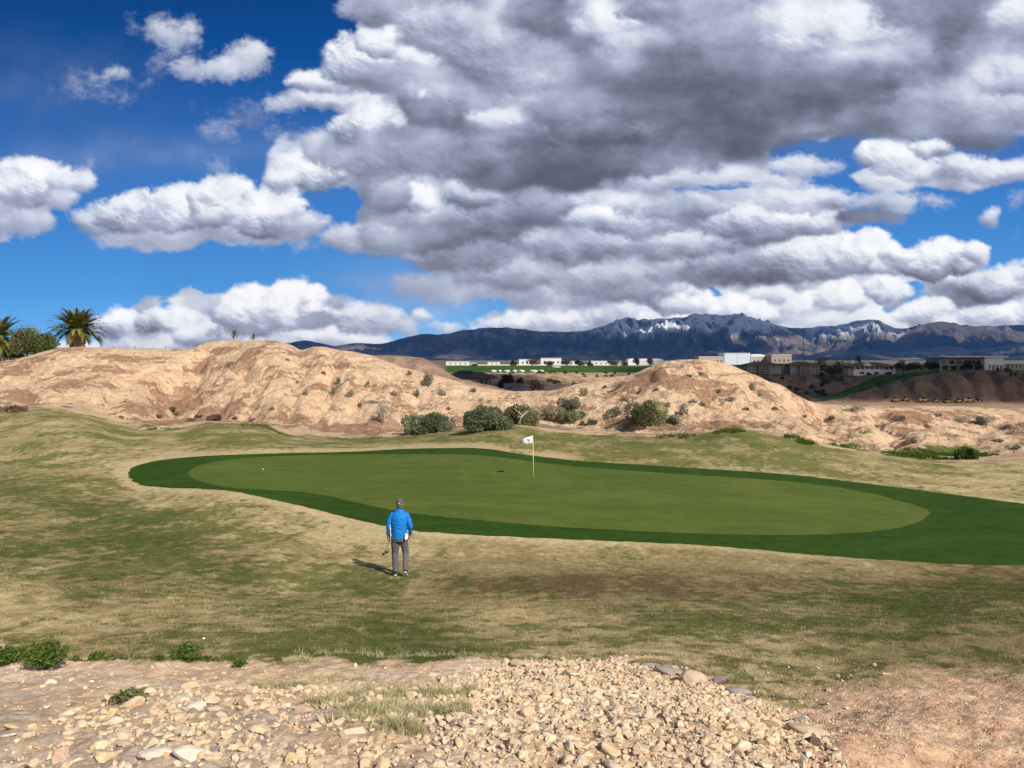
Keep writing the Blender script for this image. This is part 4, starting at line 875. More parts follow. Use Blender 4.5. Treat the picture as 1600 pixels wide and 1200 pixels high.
for i in inds:
    o = bpy.data.objects.new('stone', STONE_ME[rs.randint(14)]); COL.objects.link(o); s_ = sz[i]
    o.location = ((px_[i]-CX)/F*Y_[i], Y_[i], z_[i]+s_*.22); o.scale = (s_*rs.uniform(.9, 1.3), s_*rs.uniform(.8, 1.1), s_*rs.uniform(.75, 1.05))
    o.rotation_euler = (rs.uniform(-.35, .35), rs.uniform(-.35, .35), rs.uniform(0, 6.28))
    if mA[i] > .5: tag(o, 'angular cream stone in the dense rubble mound right of the dry grass', 'stone', 'stones of the dense rubble mound')
    else: tag(o, 'angular cream stone in the sparser rubble left of the dry grass', 'stone', 'stones of the left rubble bed')
# the rest: gravel nobody would count
px_, Y_, z_, py_, sg_ = candidates(52000, 1.9, 8.2, -300, 1400)
mA, mB = bed(px_, py_); cl_ = fbm((px_-CX)/F*Y_/.3, Y_/.3, 4, 433)
acc = np.maximum(mA*1.0, mB*(.42+1.1*cl_)) > rs.uniform(0, 1, len(px_))
stray = (py_ > 1040) & (rs.uniform(0, 1, len(px_)) < .030); acc = acc | stray
px_, Y_, z_, mA = px_[acc], Y_[acc], z_[acc], mA[acc]; n = len(px_)
sz = rs.lognormal(math.log(.0125), .50, n); sz = np.clip(sz, .004, .036); sz = np.where((mA > .5), np.minimum(sz*1.15, .04), sz)
protos = [stone_shape(900+i, 2, 12, .05) for i in range(10)]
Vs, Fs, Ts = [], [], []; off = 0
for k in range(n):
    V, Fc = protos[k % 10]; a = rs.uniform(0, 6.28); b_ = rs.uniform(-.6, .6); ca, sa = math.cos(a), math.sin(a); cb, sb = math.cos(b_), math.sin(b_)
    R = np.array([[ca, -sa*cb, sa*sb], [sa, ca*cb, -ca*sb], [0, sb, cb]])
    Vs.append((V*sz[k]*rs.uniform(.75, 1.25, 3))@R.T+np.array([(px_[k]-CX)/F*Y_[k], Y_[k], z_[k]+sz[k]*.25])); Fs.append(Fc+off); off += len(V); Ts.append(np.full(len(V), rs.uniform(0, 1)))
tag(link('gravel', mesh_np('gravel', np.concatenate(Vs), np.concatenate(Fs), {'Tone': np.concatenate(Ts)}, smooth=False), MT_GRAVEL), 'fine cream gravel and chips filling between the larger stones', None, None, 'stuff')
# fine grit on the red sand at the right
px_, Y_, z_, py_, sg_ = candidates(26000, 3.2, 7.5, 1150, 1800)
acc = (py_ > 1062+rs.uniform(-14, 30, len(px_))) & (rs.uniform(0, 1, len(px_)) < .45); px_, Y_, z_ = px_[acc], Y_[acc], z_[acc]; n = len(px_)
V, Fc = ICO[1]; sz = rs.lognormal(math.log(.0034), .40, n)
VV = V[None]*sz[:, None, None]*rs.uniform(.6, 1.3, (n, 1, 3))+np.stack([(px_-CX)/F*Y_, Y_, z_+sz*.3], -1)[:, None]
FF = Fc[None]+(np.arange(n)*len(V))[:, None, None]
tag(link('grit', mesh_np('grit', VV.reshape(-1, 3), FF.reshape(-1, 3), {'Tone': np.repeat(rs.uniform(0, 1, n), len(V))}, smooth=False), stone_mat('grit_stone', [(.66, .45, .31), (.82, .66, .50), (.56, .36, .25), (.76, .55, .40)], True)), 'fine pale grit scattered over the red sand on the right', None, None, 'stuff')
# ------------------------------------------------------------------ blades of grass
def blade_mat(name, rough=.75):
    t = NT(name); c = t.attr('Col').outputs['Color']
    b1 = t.n('ShaderNodeBsdfDiffuse', {'Color': c}); b2 = t.n('ShaderNodeBsdfTranslucent', {'Color': c}); m = t.n('ShaderNodeMixShader', {0: .25})
    t.l(b1.outputs[0], m.inputs[1]); t.l(b2.outputs[0], m.inputs[2]); t.l(m.outputs[0], t.out.inputs[0]); return t.m
MT_BLADE = blade_mat('grass_blade')
def blades(base, h, wd, lean, colr_, rs_, segs=1):
    """tapered blades: base (n,3), heights, widths, lean (fraction of height), colours"""
    n = len(base); a = rs_.uniform(0, 6.283, n); dx, dy = np.cos(a), np.sin(a); l_ = rs_.uniform(0, 6.283, n); lx, ly = np.cos(l_)*lean*h, np.sin(l_)*lean*h
    side = np.stack([dx, dy, 0*dx], -1)*wd[:, None]*.5
    if segs == 1:
        tip = base+np.stack([lx, ly, h], -1); V = np.stack([base-side, base+side, tip], 1).reshape(-1, 3); Fc = np.arange(3*n).reshape(n, 3); C = np.repeat(colr_, 3, 0); return V, Fc, C
    mid = base+np.stack([lx*.3, ly*.3, h*.62], -1); tip = base+np.stack([lx, ly, h], -1)
    V = np.stack([base-side, base+side, mid-side*.75, mid+side*.75, tip], 1).reshape(-1, 3); b0 = np.arange(n)*5
    Fc = np.concatenate([np.stack([b0, b0+1, b0+3], 1), np.stack([b0, b0+3, b0+2], 1), np.stack([b0+2, b0+3, b0+4], 1)]); return V, Fc, np.repeat(colr_, 5, 0)
rs = np.random.RandomState(21)
def turf_blades(n, y0, y1, h0, w0):
    q = rs.uniform(0, 1, n); Y = y0*(y1/y0)**q; px = rs.uniform(-120, 1720, n); z, sg = terr(px, Y); X = (px-CX)/F*Y; py = HY-z/Y*F
    e_ = np.interp(px, [p[0] for p in EDGE], [p[1] for p in EDGE]); en_ = fbm(X/.5, Y/.5, 5, 255); sw = np.where(px > 1180, 26, 6.0)
    ok = (py-e_+en_*(9+sw*.9) < rs.uniform(-sw, sw*.6)) & ~inside(COLLAR_W, X, Y)
    px, Y, z, X, py = px[ok], Y[ok], z[ok], X[ok], py[ok]; n = len(px)
    c = turf_col(px, py, X, Y, rs.normal(0, .55, n)); c = np.clip(c*rs.uniform(.70, 1.45, (n, 1))+.01, .01, 1)
    clump = .75+.7*np.clip(fbm(X/.35, Y/.35, 4, 441)+.3, 0, 1)
    h = h0*(Y/10)**.35*rs.uniform(.5, 1.3, n)*clump; return blades(np.stack([X, Y, z-.004], -1), h, w0*(Y/10)**.8*rs.uniform(.6, 1.3, n), rs.uniform(.2, 1.3, n), c, rs)
parts_ = [turf_blades(330000, 5.6, 24, .026, .0065)]
V = np.concatenate([p[0] for p in parts_]); Fc = parts_[0][1]
tag(link('grass', mesh_np('grass', V, Fc, {'Col': parts_[0][2]}, smooth=False), MT_BLADE), 'short dormant grass blades, straw and green, over the slope', None, None, 'stuff')
def patch(name, label, spots, straw, green, hh, ww, n_per, kind='stuff', seed=1, cat=None, lean=.7):
    r_ = np.random.RandomState(seed); B = []; Hh = []; C = []
    for (cx, cy_, rx, ry, k) in spots:
        n = int(n_per*k); a = r_.uniform(0, 6.283, n); q = np.sqrt(r_.uniform(0, 1, n)); px = cx+np.cos(a)*q*rx; py = cy_+np.sin(a)*q*ry
        c0 = hit(cx, cy_, 1.5, 60); Yc = c0.y; Yp = Yc*np.clip(1-(py-cy_)/(cy_-HY), .6, 1.6); z, _s = terr(px, Yp); X = (px-CX)/F*Yp
        if name == 'ground_cover':
            ok = fbm(X/.9, Yp/1.3, 4, seed+3) > -.08; X, Yp, z, q, n = X[ok], Yp[ok], z[ok], q[ok], int(ok.sum())
        cl = np.clip(.6+.9*fbm(X/.10, Yp/.10, 3, seed+5), .25, 1.3)
        B.append(np.stack([X, Yp, z-.004], -1)); Hh.append(hh*cl*r_.uniform(.45, 1.25, n)*(1-.4*q)); t_ = np.clip(r_.uniform(0, 1, n)+.5*fbm(X/.3, Yp/.3, 3, seed), 0, 1)[:, None]
        C.append((np.array(straw)*(1-t_)+np.array(green)*t_)*r_.uniform(.7, 1.3, (n, 1)))
    B = np.concatenate(B); Hh = np.concatenate(Hh); C = np.concatenate(C)
    V, Fc, Cc = blades(B, Hh, np.full(len(B), ww)*r_.uniform(.6, 1.3, len(B)), r_.uniform(.1, lean*1.6, len(B)), C, r_, 2)
    o = link(name, mesh_np(name, V, Fc, {'Col': Cc}, smooth=False), MT_BLADE); return tag(o, label, cat, None, kind)
patch('dry_grass', 'bleached dry grass growing through the stones in the foreground', [(640,1108,95,26,2.2),(690,1085,70,16,1.2),(600,1085,60,16,.9),(560,1120,50,22,.9),(620,1140,45,14,1.0),(700,1112,40,14,.7),(540,1092,40,12,.5),(410,1076,45,8,.6),(470,1078,30,8,.4),(500,1100,30,10,.4),(470,1032,28,8,.45),(610,1028,160,5,.5),(520,1060,60,8,.3)],
      (.78, .66, .42), (.33, .32, .14), .085, .0035, 2600, seed=31)
patch('dry_grass', 'matted straw lip of the turf above the rubble', [(870,1030,90,6,1.5),(960,1024,90,6,1.6),(1040,1034,60,8,1.4),(1100,1052,40,9,1.0),(1150,1068,40,8,.8),(780,1028,50,5,.8),(1215,1092,40,6,.5)],
      (.62, .51, .30), (.26, .24, .11), .060, .005, 2600, seed=37)
def weed(name, label, cat, px, py, w, h, n, c1, c2, seed, group=None, leaf=.03):
    """bushy weed: arching stems that carry small leaves"""
    r_ = np.random.RandomState(seed); p = hit(px, py, 1.5, 60); R_ = w/F*p.y/2; Hh = h/F*p.y; root = empty(name, p, label, cat, group)
    Vv, Ff, Cc = [], [], []; st = MB(); k = 0
    for i in range(n):
        a = r_.uniform(0, 6.283); q = math.sqrt(r_.uniform(0, 1)); t_ = r_.uniform(.12, 1)
        bx, by, bz = math.cos(a)*q*R_*t_, math.sin(a)*q*R_*t_*.9, Hh*(t_**.8)*math.sqrt(max(0, 1-q*q*.8))*r_.uniform(.75, 1.1)
        d_ = r_.normal(size=3); d_[2] = abs(d_[2])*.6; d_ /= np.linalg.norm(d_); s_ = np.cross(d_, r_.normal(size=3)); s_ /= np.linalg.norm(s_)+1e-6
        c0 = np.array([bx, by, bz]); L = leaf*r_.uniform(.6, 1.4); Vv += [c0-s_*L*.22, c0+s_*L*.22+d_*L*.3, c0+d_*L, c0-s_*L*.22+d_*L*.55]; Ff.append([k, k+1, k+2, k+3]); k += 4
        t2 = r_.uniform(0, 1); cc = (np.array(c1)*(1-t2)+np.array(c2)*t2)*r_.uniform(.75, 1.25); Cc += [cc]*4
    for i in range(max(6, n//60)):
        a = r_.uniform(0, 6.283); q = r_.uniform(.3, 1); e_ = Vector((math.cos(a)*q*R_, math.sin(a)*q*R_, Hh*r_.uniform(.5, 1)*(1-.4*q)))
        st.tube([(0, 0, -.01), (e_.x*.35, e_.y*.35, e_.z*.6), e_], [.004*R_/.15+.001, .003*R_/.15, .001], 5)
    link('leaves', mesh_np('leaves', np.array(Vv), np.array(Ff), {'Col': np.array(Cc)}, smooth=False), MT_BLADE, root)
    st.obj('stems', MT_STEM, root, True); return root
MT_STEM = plain('dry_stem', (.30, .24, .15), .9, .3, 8)
G1, G2 = (.07, .125, .022), (.15, .21, .05)
weed('weed', 'bushy bright green weed on the bare earth at the left', 'weed', 72, 1046, 72, 44, 3400, G1, G2, 51)
weed('weed', 'low green weed at the left picture edge', 'weed', 8, 1040, 44, 30, 1500, G1, G2, 52)
weed('weed', 'small green weed squeezed between the two larger ones', 'weed', 32, 1030, 34, 16, 700, G1, G2, 53)
weed('weed', 'sprawling green weed with bare stalks at the turf edge', 'weed', 292, 1031, 56, 26, 900, G1, G2, 54)
weed('weed', 'tiny green sprig on bare earth between weed and stones', 'weed', 152, 1029, 30, 9, 340, G1, G2, 55)
weed('weed', 'low green tuft on the lip of the bare earth above the dry grass', 'weed', 374, 1042, 24, 10, 260, G1, G2, 56)
weed('weed', 'grey-green tuft among the stones of the left rubble', 'weed', 202, 1100, 60, 18, 620, (.13, .14, .06), (.30, .27, .14), 57, leaf=.035)
# bare branching twigs beside the weeds, one with a white flower
def twig(label, px, py, h, n, seed, flower=False):
    r_ = random.Random(seed); p = hit(px, py, 1.5, 60); root = empty('twig', p, label, 'twig'); m = MB(); H_ = h/F*p.y
    for i in range(n):
        a = r_.uniform(-1.2, 1.2); x = math.sin(a)*H_; e1 = Vector((x*.5, r_.uniform(-.2, .2)*H_, H_*.5*math.cos(a)+.01)); e2 = Vector((x*1.0, e1.y*1.6, H_*math.cos(a)))
        m.tube([(0, 0, -.01), e1, e2], [.004, .003, .0015], 5)
        for q in range(3):
            f_ = e1.lerp(e2, r_.uniform(0, 1)); m.tube([f_, f_+Vector((r_.uniform(-.3, .3)*H_, r_.uniform(-.2, .2)*H_, r_.uniform(.1, .35)*H_))], [.002, .001], 4)
    m.obj('branches', MT_STEM, root, True)
    if flower:
        m = MB(); m.ball((H_*.55, 0, H_*.95), (.016, .016, .007), 8, 4); m.obj('flower', plain('petal_white', (.85, .85, .80)), root, True)
    return root
twig('dry branching twig rising from the turf edge left of the sprawling weed', 205, 1028, 34, 6, 61)
twig('bare stalks with one white flower above the sprawling weed', 302, 1026, 30, 5, 62, True)
twig('two thin pale straws standing above the rubble rim', 780, 1024, 24, 2, 63)
# green weeds in the wash at the right, on the ground behind the turf
patch('ground_cover', 'bright green weeds carpeting the wash between sand hill and turf', [(1480,703,60,10,3.2),(1420,712,45,6,1.6),(1520,706,26,9,1.6),(1330,697,32,4,1.4),(1390,702,30,5,1.2),(1450,716,50,4,1.2),(1240,684,16,3,.5),(1140,674,26,3,.9),(1060,682,36,2.5,.5),(1350,684,14,5,.5),(1545,690,18,5,.5),(1440,690,60,5,.8),(1480,696,75,8,2.0),(1420,704,60,8,1.5),(1500,712,50,6,1.4),(1375,706,30,4,.8),(1485,682,60,4,.7),(1330,668,12,8,.4),(1260,692,20,3,.5)],
      (.10, .15, .03), (.055, .115, .015), .34, .05, 1500, seed=71)
patch('ground_cover', 'scattered low weeds along the foot of the left sandstone hill', [(230,664,16,2.5,.5),(415,664,24,3,.7),(440,668,20,2,.3),(270,660,20,2,.2),(590,630,16,3,.2),(385,655,10,2,.2)],
      (.20, .20, .08), (.07, .10, .025), .26, .05, 1100, seed=73)
patch('ground_cover', 'thin green weeds along the lower edge of the turf at the left', [(60,1030,70,7,.8),(20,1034,40,8,.5),(170,1028,60,4,.6),(250,1029,50,5,.6),(330,1030,60,5,.7),(300,1033,30,5,.4),(420,1036,50,3,.3)],
      (.13, .17, .04), (.06, .105, .02), .055, .006, 1500, seed=75)
# ------------------------------------------------------------------ shrubs, trees, palms
def leaf_mass(name, R, H, n, c1, c2, leaf, seed, parent, z0=0.0, lumps=7, up=.3, hollow=.35, droop=0, mat=None):
    """foliage as many small leaf faces gathered in uneven lumps"""
    r_ = np.random.RandomState(seed); L = []
    for i in range(lumps):
        a = r_.uniform(0, 6.283); q = math.sqrt(r_.uniform(0, 1))*.72; L.append((math.cos(a)*q*R, math.sin(a)*q*R*.85, z0+H*r_.uniform(.22, .80)*(1-.45*q), r_.uniform(.20, .46), r_.uniform(.6, 1.35)))
    L.append((0, 0, z0+H*.38, .46, 1.0)); L = np.array(L); k = r_.randint(0, len(L), n); d_ = r_.normal(size=(n, 3)); d_ /= np.linalg.norm(d_, axis=1)[:, None]
    rad = r_.uniform(hollow, 1, n)**.5; P = np.stack([L[k, 0]+d_[:, 0]*rad*L[k, 3]*R, L[k, 1]+d_[:, 1]*rad*L[k, 3]*R, L[k, 2]+d_[:, 2]*rad*L[k, 3]*H*.9], -1)
    P[:, 2] = np.where(P[:, 2] < z0+.02, z0+r_.uniform(0.0, .3, n)*H, P[:, 2])
    o = d_*.8+r_.normal(size=(n, 3))*.7; o[:, 2] += up; o /= np.linalg.norm(o, axis=1)[:, None]; s_ = np.cross(o, r_.normal(size=(n, 3))); s_ /= np.linalg.norm(s_, axis=1)[:, None]+1e-6
    l_ = leaf*r_.uniform(.5, 1.4, n)[:, None]; V = np.stack([P-s_*l_*.28, P+s_*l_*.28, P+s_*l_*.18+o*l_, P-s_*l_*.12+o*l_*.9], 1).reshape(-1, 3); Fc = np.arange(4*n).reshape(n, 4)
    t_ = np.clip(r_.uniform(0, 1, n)*.7+.35*(L[k, 4]-.7), 0, 1)[:, None]; C = (np.array(c1)*(1-t_)+np.array(c2)*t_)*L[k, 4][:, None]*r_.uniform(.75, 1.25, (n, 1))
    return link(name, mesh_np(name, V, Fc, {'Col': np.repeat(C, 4, 0)}, smooth=False), mat or MT_BLADE, parent)
MT_WOOD = plain('bark', (.20, .15, .10), .95, .35, 4); MT_PALEWOOD = plain('bleached_wood', (.52, .46, .38), .9, .25, 4)
def limbs(name, R, H, n, seed, mat, parent, r0=None, spread=1.0, z1=.95):
    r_ = random.Random(seed); m = MB(); r0 = r0 or H*.02
    for i in range(n):
        a = r_.uniform(0, 6.283); q = r_.uniform(.35, 1)*spread; e_ = Vector((math.cos(a)*q*R, math.sin(a)*q*R*.85, H*r_.uniform(.55, z1)*(1-.25*q))); mid = Vector((e_.x*.4, e_.y*.4, e_.z*.55))
        m.tube([(0, 0, -.05*H), mid, e_], [r0, r0*.7, r0*.25], 5)
        for j in range(3):
            b_ = mid.lerp(e_, r_.uniform(.1, .9)); m.tube([b_, b_+Vector((r_.uniform(-.22, .22)*R, r_.uniform(-.2, .2)*R, r_.uniform(.08, .26)*H))], [r0*.4, r0*.15], 4)
    return m.obj(name, mat, parent, True)
DKG = ((.105, .128, .068), (.28, .30, .18)); GRG = ((.23, .22, .155), (.48, .45, .33)); OLV = ((.13, .14, .06), (.31, .31, .15)); PAL = ((.30, .25, .17), (.52, .44, .32)); DRY = ((.20, .14, .085), (.34, .25, .16))
def shrub(label, px, py, w, h, n, cc, seed, group=None, y0=45, y1=118, lf=.125, tw=10, name='shrub', twmat=None, cat='shrub'):
    p = hit(px, py, y0, y1); s_ = p.y/F; root = empty(name, p-Vector((0, 0, .05)), label, cat, group, rz=0)
    if n: leaf_mass('foliage', w*s_/2, h*s_*.94, int(n*1.35), cc[0], cc[1], lf, seed, root, lumps=6+int(w/12))
    limbs('stems', w*s_/2, h*s_, tw, seed, twmat or MT_WOOD, root, r0=.03, spread=.9, z1=1.0); return root
shrub('widest dark green shrub, leftmost of the row at the hill foot', 670, 677, 96, 37, 9500, DKG, 101)
shrub('tall rounded green shrub right of the widest one', 764, 671, 84, 44, 8500, DKG, 102)
r_ = shrub('upright olive shrub with a bleached dead branch beside the pale bush', 818, 664, 66, 40, 6000, OLV, 103)
m = MB(); m.tube([(-.5, -1.4, .1), (-.1, -1.5, .9), (.35, -1.5, 1.3)], [.05, .05, .02], 6); m.tube([(-.5, -1.5, .75), (.0, -1.5, .9)], [.03, .02], 5); m.tube([(-.1, -1.5, .9), (-.8, -1.5, 1.5)], [.04, .015], 5); m.obj('dead_branch', MT_PALEWOOD, r_, True)
shrub('pale straw coloured bush between the green shrubs', 857, 655, 56, 27, 4200, PAL, 104)
shrub('grey-green shrub standing behind the pale straw bush', 892, 638, 44, 24, 3600, GRG, 105)
shrub('low dark green shrub on the slope right of the pale bush', 896, 657, 48, 19, 3600, DKG, 106)
shrub('small round green shrub below the low dark green one', 926, 663, 15, 10, 700, DKG, 107)
shrub('tiny dark shrub just left of the small round one', 910, 663, 8, 6, 260, DKG, 108)
shrub('grey-green shrub left of the big round shrub', 958, 651, 28, 17, 1500, GRG, 109)
shrub('big round olive green shrub at the foot of the dome hill', 1007, 665, 66, 46, 8000, OLV, 110)
shrub('grey shrub close to the right of the big round shrub', 1052, 660, 25, 16, 1400, GRG, 111)
shrub('bleached dead bush standing right of the grey shrub', 1068, 648, 14, 20, 240, PAL, 112, tw=22, twmat=MT_PALEWOOD)
shrub('bare pale shrub of thin twigs low on the left sandstone hill', 597, 660, 26, 38, 200, PAL, 113, tw=36, twmat=MT_PALEWOOD)
shrub('twiggy grey shrub on the skyline slope above the widest shrub', 668, 604, 22, 27, 900, GRG, 114, tw=26)
shrub('fallen dry bush among green weeds in the wash at the right', 1424, 692, 26, 14, 500, DRY, 115, tw=26, twmat=MT_PALEWOOD)
shrub('wide grey-green shrub on the sand bank at the far right', 1537, 662, 36, 15, 1700, GRG, 116)
shrub('flat grey shrub left of the wide one on the sand bank', 1498, 660, 28, 10, 1000, GRG, 117)
shrub('bright green bush at the right end of the wash', 1508, 718, 34, 22, 2600, ((.05, .11, .015), (.12, .19, .04)), 118)
shrub('brown dry brush at the left end of the hill foot', 22, 644, 46, 12, 1500, DRY, 119)
shrub('brown brush at the mouth of the gully in the left hill', 333, 657, 28, 12, 1100, DRY, 120)
SM = [(528,600,10,16),(520,617,13,20),(478,617,13,12),(548,620,22,17),(562,635,11,9),(465,600,8,8),(614,618,14,10),(650,620,14,18),(690,618,17,14),(740,612,10,8),(450,563,8,4),(700,640,9,6),(360,568,14,5),(640,585,10,8),(505,585,8,7),(425,640,9,6),(575,600,8,6)]
for i, (a, b_, c_, d_) in enumerate(SM): shrub('small grey-green desert shrub on the face of the left sandstone hill', a, b_, c_*.85, d_*.85, 260, GRG, 130+i, 'small shrubs on the left hill', tw=9)
SM = [(965,606,22,14),(912,618,24,20),(978,627,12,9),(1042,635,11,8),(1083,629,15,7),(1098,634,15,9),(1141,626,18,8),(1175,609,15,15),(1186,618,12,8),(1210,640,12,6),(1124,612,8,5),(945,606,10,6),(1078,588,10,4),(1096,585,12,5),(1165,640,10,5),(1025,610,8,5),(1256,652,12,6)]
for i, (a, b_, c_, d_) in enumerate(SM): shrub('small grey-green desert shrub on the dome shaped sand hill', a, b_, c_*.85, d_*.85, 260, GRG, 160+i, 'small shrubs on the dome hill', tw=9)
SM = [(1337,642,30,12),(1406,657,22,9),(1300,655,14,7),(1370,668,12,6),(1575,668,18,7),(1450,668,14,6),(1590,700,12,6),(1465,650,14,5),(1560,690,14,6)]
for i, (a, b_, c_, d_) in enumerate(SM): shrub('small grey shrub on the low sand bank at the right', a, b_, c_, d_, 360, GRG, 190+i, 'small shrubs on the right sand bank', tw=7)
SM = [(268,642,13,8),(276,648,22,7),(296,658,20,7),(248,652,14,5),(365,655,12,5),(188,653,9,4),(395,657,12,5),(312,652,14,5)]
for i, (a, b_, c_, d_) in enumerate(SM): shrub('low brown tuft of brush along the foot of the left hill', a, b_, c_, d_, 280, DRY, 210+i, 'brown brush at the left hill foot', tw=6)
# thin stake at the far right
p = hit(1584, 709, 45, 100); m = MB(); m.tube([p, p+Vector((0, 0, .62))], .035, 6); tag(m.obj('stake', MT_WOOD), 'thin dark stake standing on the sand at the far right', 'stake')

def frond(mV, mF, mC, base, az, el, L, r_, sag, c, wl=.42):
    """one arching palm frond: a rib with two rows of narrow leaflets"""
    n = 13; pts = []; p = np.array(base, float); e_ = el
    for i in range(n+1):
        pts.append(p.copy()); p = p+np.array([math.cos(az)*math.cos(e_), math.sin(az)*math.cos(e_), math.sin(e_)])*L/n; e_ -= sag/n*(.5+1.3*i/n)
    pts = np.array(pts); sd = np.array([-math.sin(az), math.cos(az), 0])
    for i in range(1, n+1):
        d_ = pts[i]-pts[i-1]; d_ /= np.linalg.norm(d_); up = np.cross(sd, d_); t_ = i/n; w_ = wl*L*.32*math.sin(math.pi*min(1, .12+.86*t_))+.05
        for q in (-1, 1):
            for j in (0, .5):
                b0 = pts[i-1]+(pts[i]-pts[i-1])*j; tip = b0+sd*q*w_*r_.uniform(.8, 1.1)+d_*w_*.75-up*abs(w_)*.12*r_.uniform(-1, 2); k = len(mV)
                wd = d_*L*.024; mV += [b0-wd, b0+wd*1.2, tip]; mF.append([k, k+1, k+2]); cc = np.array(c)*r_.uniform(.7, 1.35); mC += [cc]*3
    for i in range(n):
        k = len(mV); wd = sd*.03*(1-i/n)+1e-3; mV += [pts[i]-wd, pts[i]+wd, pts[i+1]]; mF.append([k, k+1, k+2]); mC += [np.array((.24, .24, .08))]*3
def palm(label, px, Y, z, R, th, tr, nf, seed, c=(.10, .115, .03), c2=(.23, .22, .065), minel=-.45, group=None):
    r_ = np.random.RandomState(seed); root = empty('palm_tree', ((px-CX)/F*Y, Y, z), label, 'palm tree', group)
    m = MB(); n = 10; pts = []; rad = []
    for i in range(n+1):
        t_ = i/n; pts.append((0, 0, -.6+t_*(th+.6))); rad.append(tr*(1.0-.18*t_+.16*(i % 2)+(.25 if i >= n-1 else 0)))
    m.tube(pts, rad, 14); 
    for i in range(int(70)):
        a = r_.uniform(0, 6.283); zz = r_.uniform(0, th); q = tr*.95; m.tube([(math.cos(a)*q, math.sin(a)*q, zz), (math.cos(a)*(q+tr*.28), math.sin(a)*(q+tr*.28), zz+tr*.30)], [tr*.13, tr*.04], 4)
    m.obj('trunk', MT_PTRUNK, root, True); V, Fc, C = [], [], []
    for i in range(nf):
        t_ = (i+.5)/nf; el = minel+(1.50-minel)*(t_**.9)+r_.uniform(-.08, .08); az = i*2.39996+r_.uniform(-.2, .2); k = r_.uniform(0, 1); cc = np.array(c)*(1-k)+np.array(c2)*k
        frond(V, Fc, C, (math.cos(az)*tr*.4, math.sin(az)*tr*.4, th), az, el, R*1.08*r_.uniform(.88, 1.08)*(.92+.1*math.cos(el)), r_, .95+.35*math.cos(el), cc)
    link('crown', mesh_np('crown', np.array(V), np.array(Fc), {'Col': np.array(C)}, smooth=False), MT_BLADE, root); return root
MT_PTRUNK = plain('palm_boots', (.34, .235, .14), .95, .45, 1.6, bump=.05, bs=3)
def gnd(px, Y): return float(terr(np.array([px*1.0]), np.array([Y*1.0]))[0][0])
palm('stout date palm with a full crown on the skyline of the left hill', 121, 109, (HY-545)/F*109, 4.05, 2.4, .95, 110, 301, minel=-.15)
palm('date palm cut off by the left picture edge', -3, 108, (HY-572)/F*108, 4.3, 3.9, .7, 70, 302, minel=-.6)
palm('tiny fan palm on the knoll, the taller of two', 366, 122, (HY-533)/F*122, .85, 1.15, .12, 26, 303, (.10, .085, .045), (.19, .15, .08), -.9)
palm('tiny fan palm on the knoll, thinner and to the right', 396, 124, (HY-534)/F*124, .65, .85, .10, 20, 304, (.10, .085, .045), (.17, .14, .08), -.7)
def tree(label, px, Y, pyb, w, h, n, cc, seed, group=None, name='tree', trunk=.3, lf=.3, cat='tree', lumps=9, hollow=.35):
    """trunk with limbs, and a leafy crown; W and H in picture pixels at distance Y"""
    s_ = Y/F; root = empty(name, ((px-CX)*s_, Y, (HY-pyb)*s_), label, cat, group); H_ = h*s_; R_ = w*s_/2; z0 = H_*trunk
    m = MB(); rr = random.Random(seed); r0 = H_*.035; m.tube([(0, 0, -.1*H_), (0, 0, z0*.6), (H_*.02, 0, z0)], [r0*1.2, r0, r0*.9], 7)
    for i in range(7):
        a = rr.uniform(0, 6.283); q = rr.uniform(.3, .8); m.tube([(0, 0, z0*.8), (math.cos(a)*q*R_*.5, math.sin(a)*q*R_*.5, z0+H_*.22), (math.cos(a)*q*R_, math.sin(a)*q*R_, z0+H_*rr.uniform(.3, .62))], [r0*.7, r0*.45, r0*.15], 5)
    m.obj('trunk', MT_WOOD, root, True); leaf_mass('crown', R_, H_*(1-trunk), n, cc[0], cc[1], lf, seed, root, z0=z0, lumps=lumps, hollow=hollow); return root
tree('olive green tree with pale twigs left of the stout palm', 42, 106, 559, 56, 52, 7000, ((.12, .13, .055), (.30, .30, .15)), 311, trunk=.10, lf=.24, lumps=20, hollow=.05)
tree('low dense tree between the olive green tree and the stout palm', 68, 105, 553, 46, 36, 6000, ((.085, .115, .04), (.22, .25, .09)), 312, trunk=.06, lf=.22, lumps=18, hollow=.05)
tree('dark low tree partly behind the left edge palm', 22, 112, 562, 30, 34, 3500, ((.05, .06, .03), (.12, .13, .05)), 313, trunk=.1, lf=.24)
for k, px in enumerate((178, 211, 259)):
    Y = 108; root = empty('path_light', ((px-CX)/F*Y, Y, (HY-547)/F*Y), 'short dark path light on the hill skyline, ' + ('nearest to the stout palm', 'middle one of three', 'farthest from the stout palm')[k], 'path light', 'path lights on the skyline')
    m = MB(); m.tube([(0, 0, -.1), (0, 0, .42)], .035, 6); m.obj('post', MT_WOOD, root); m = MB(); m.tube([(0, 0, .42), (0, 0, .50), (0, 0, .54)], [.13, .13, .04], 8); m.obj('head', MT_WOOD, root)
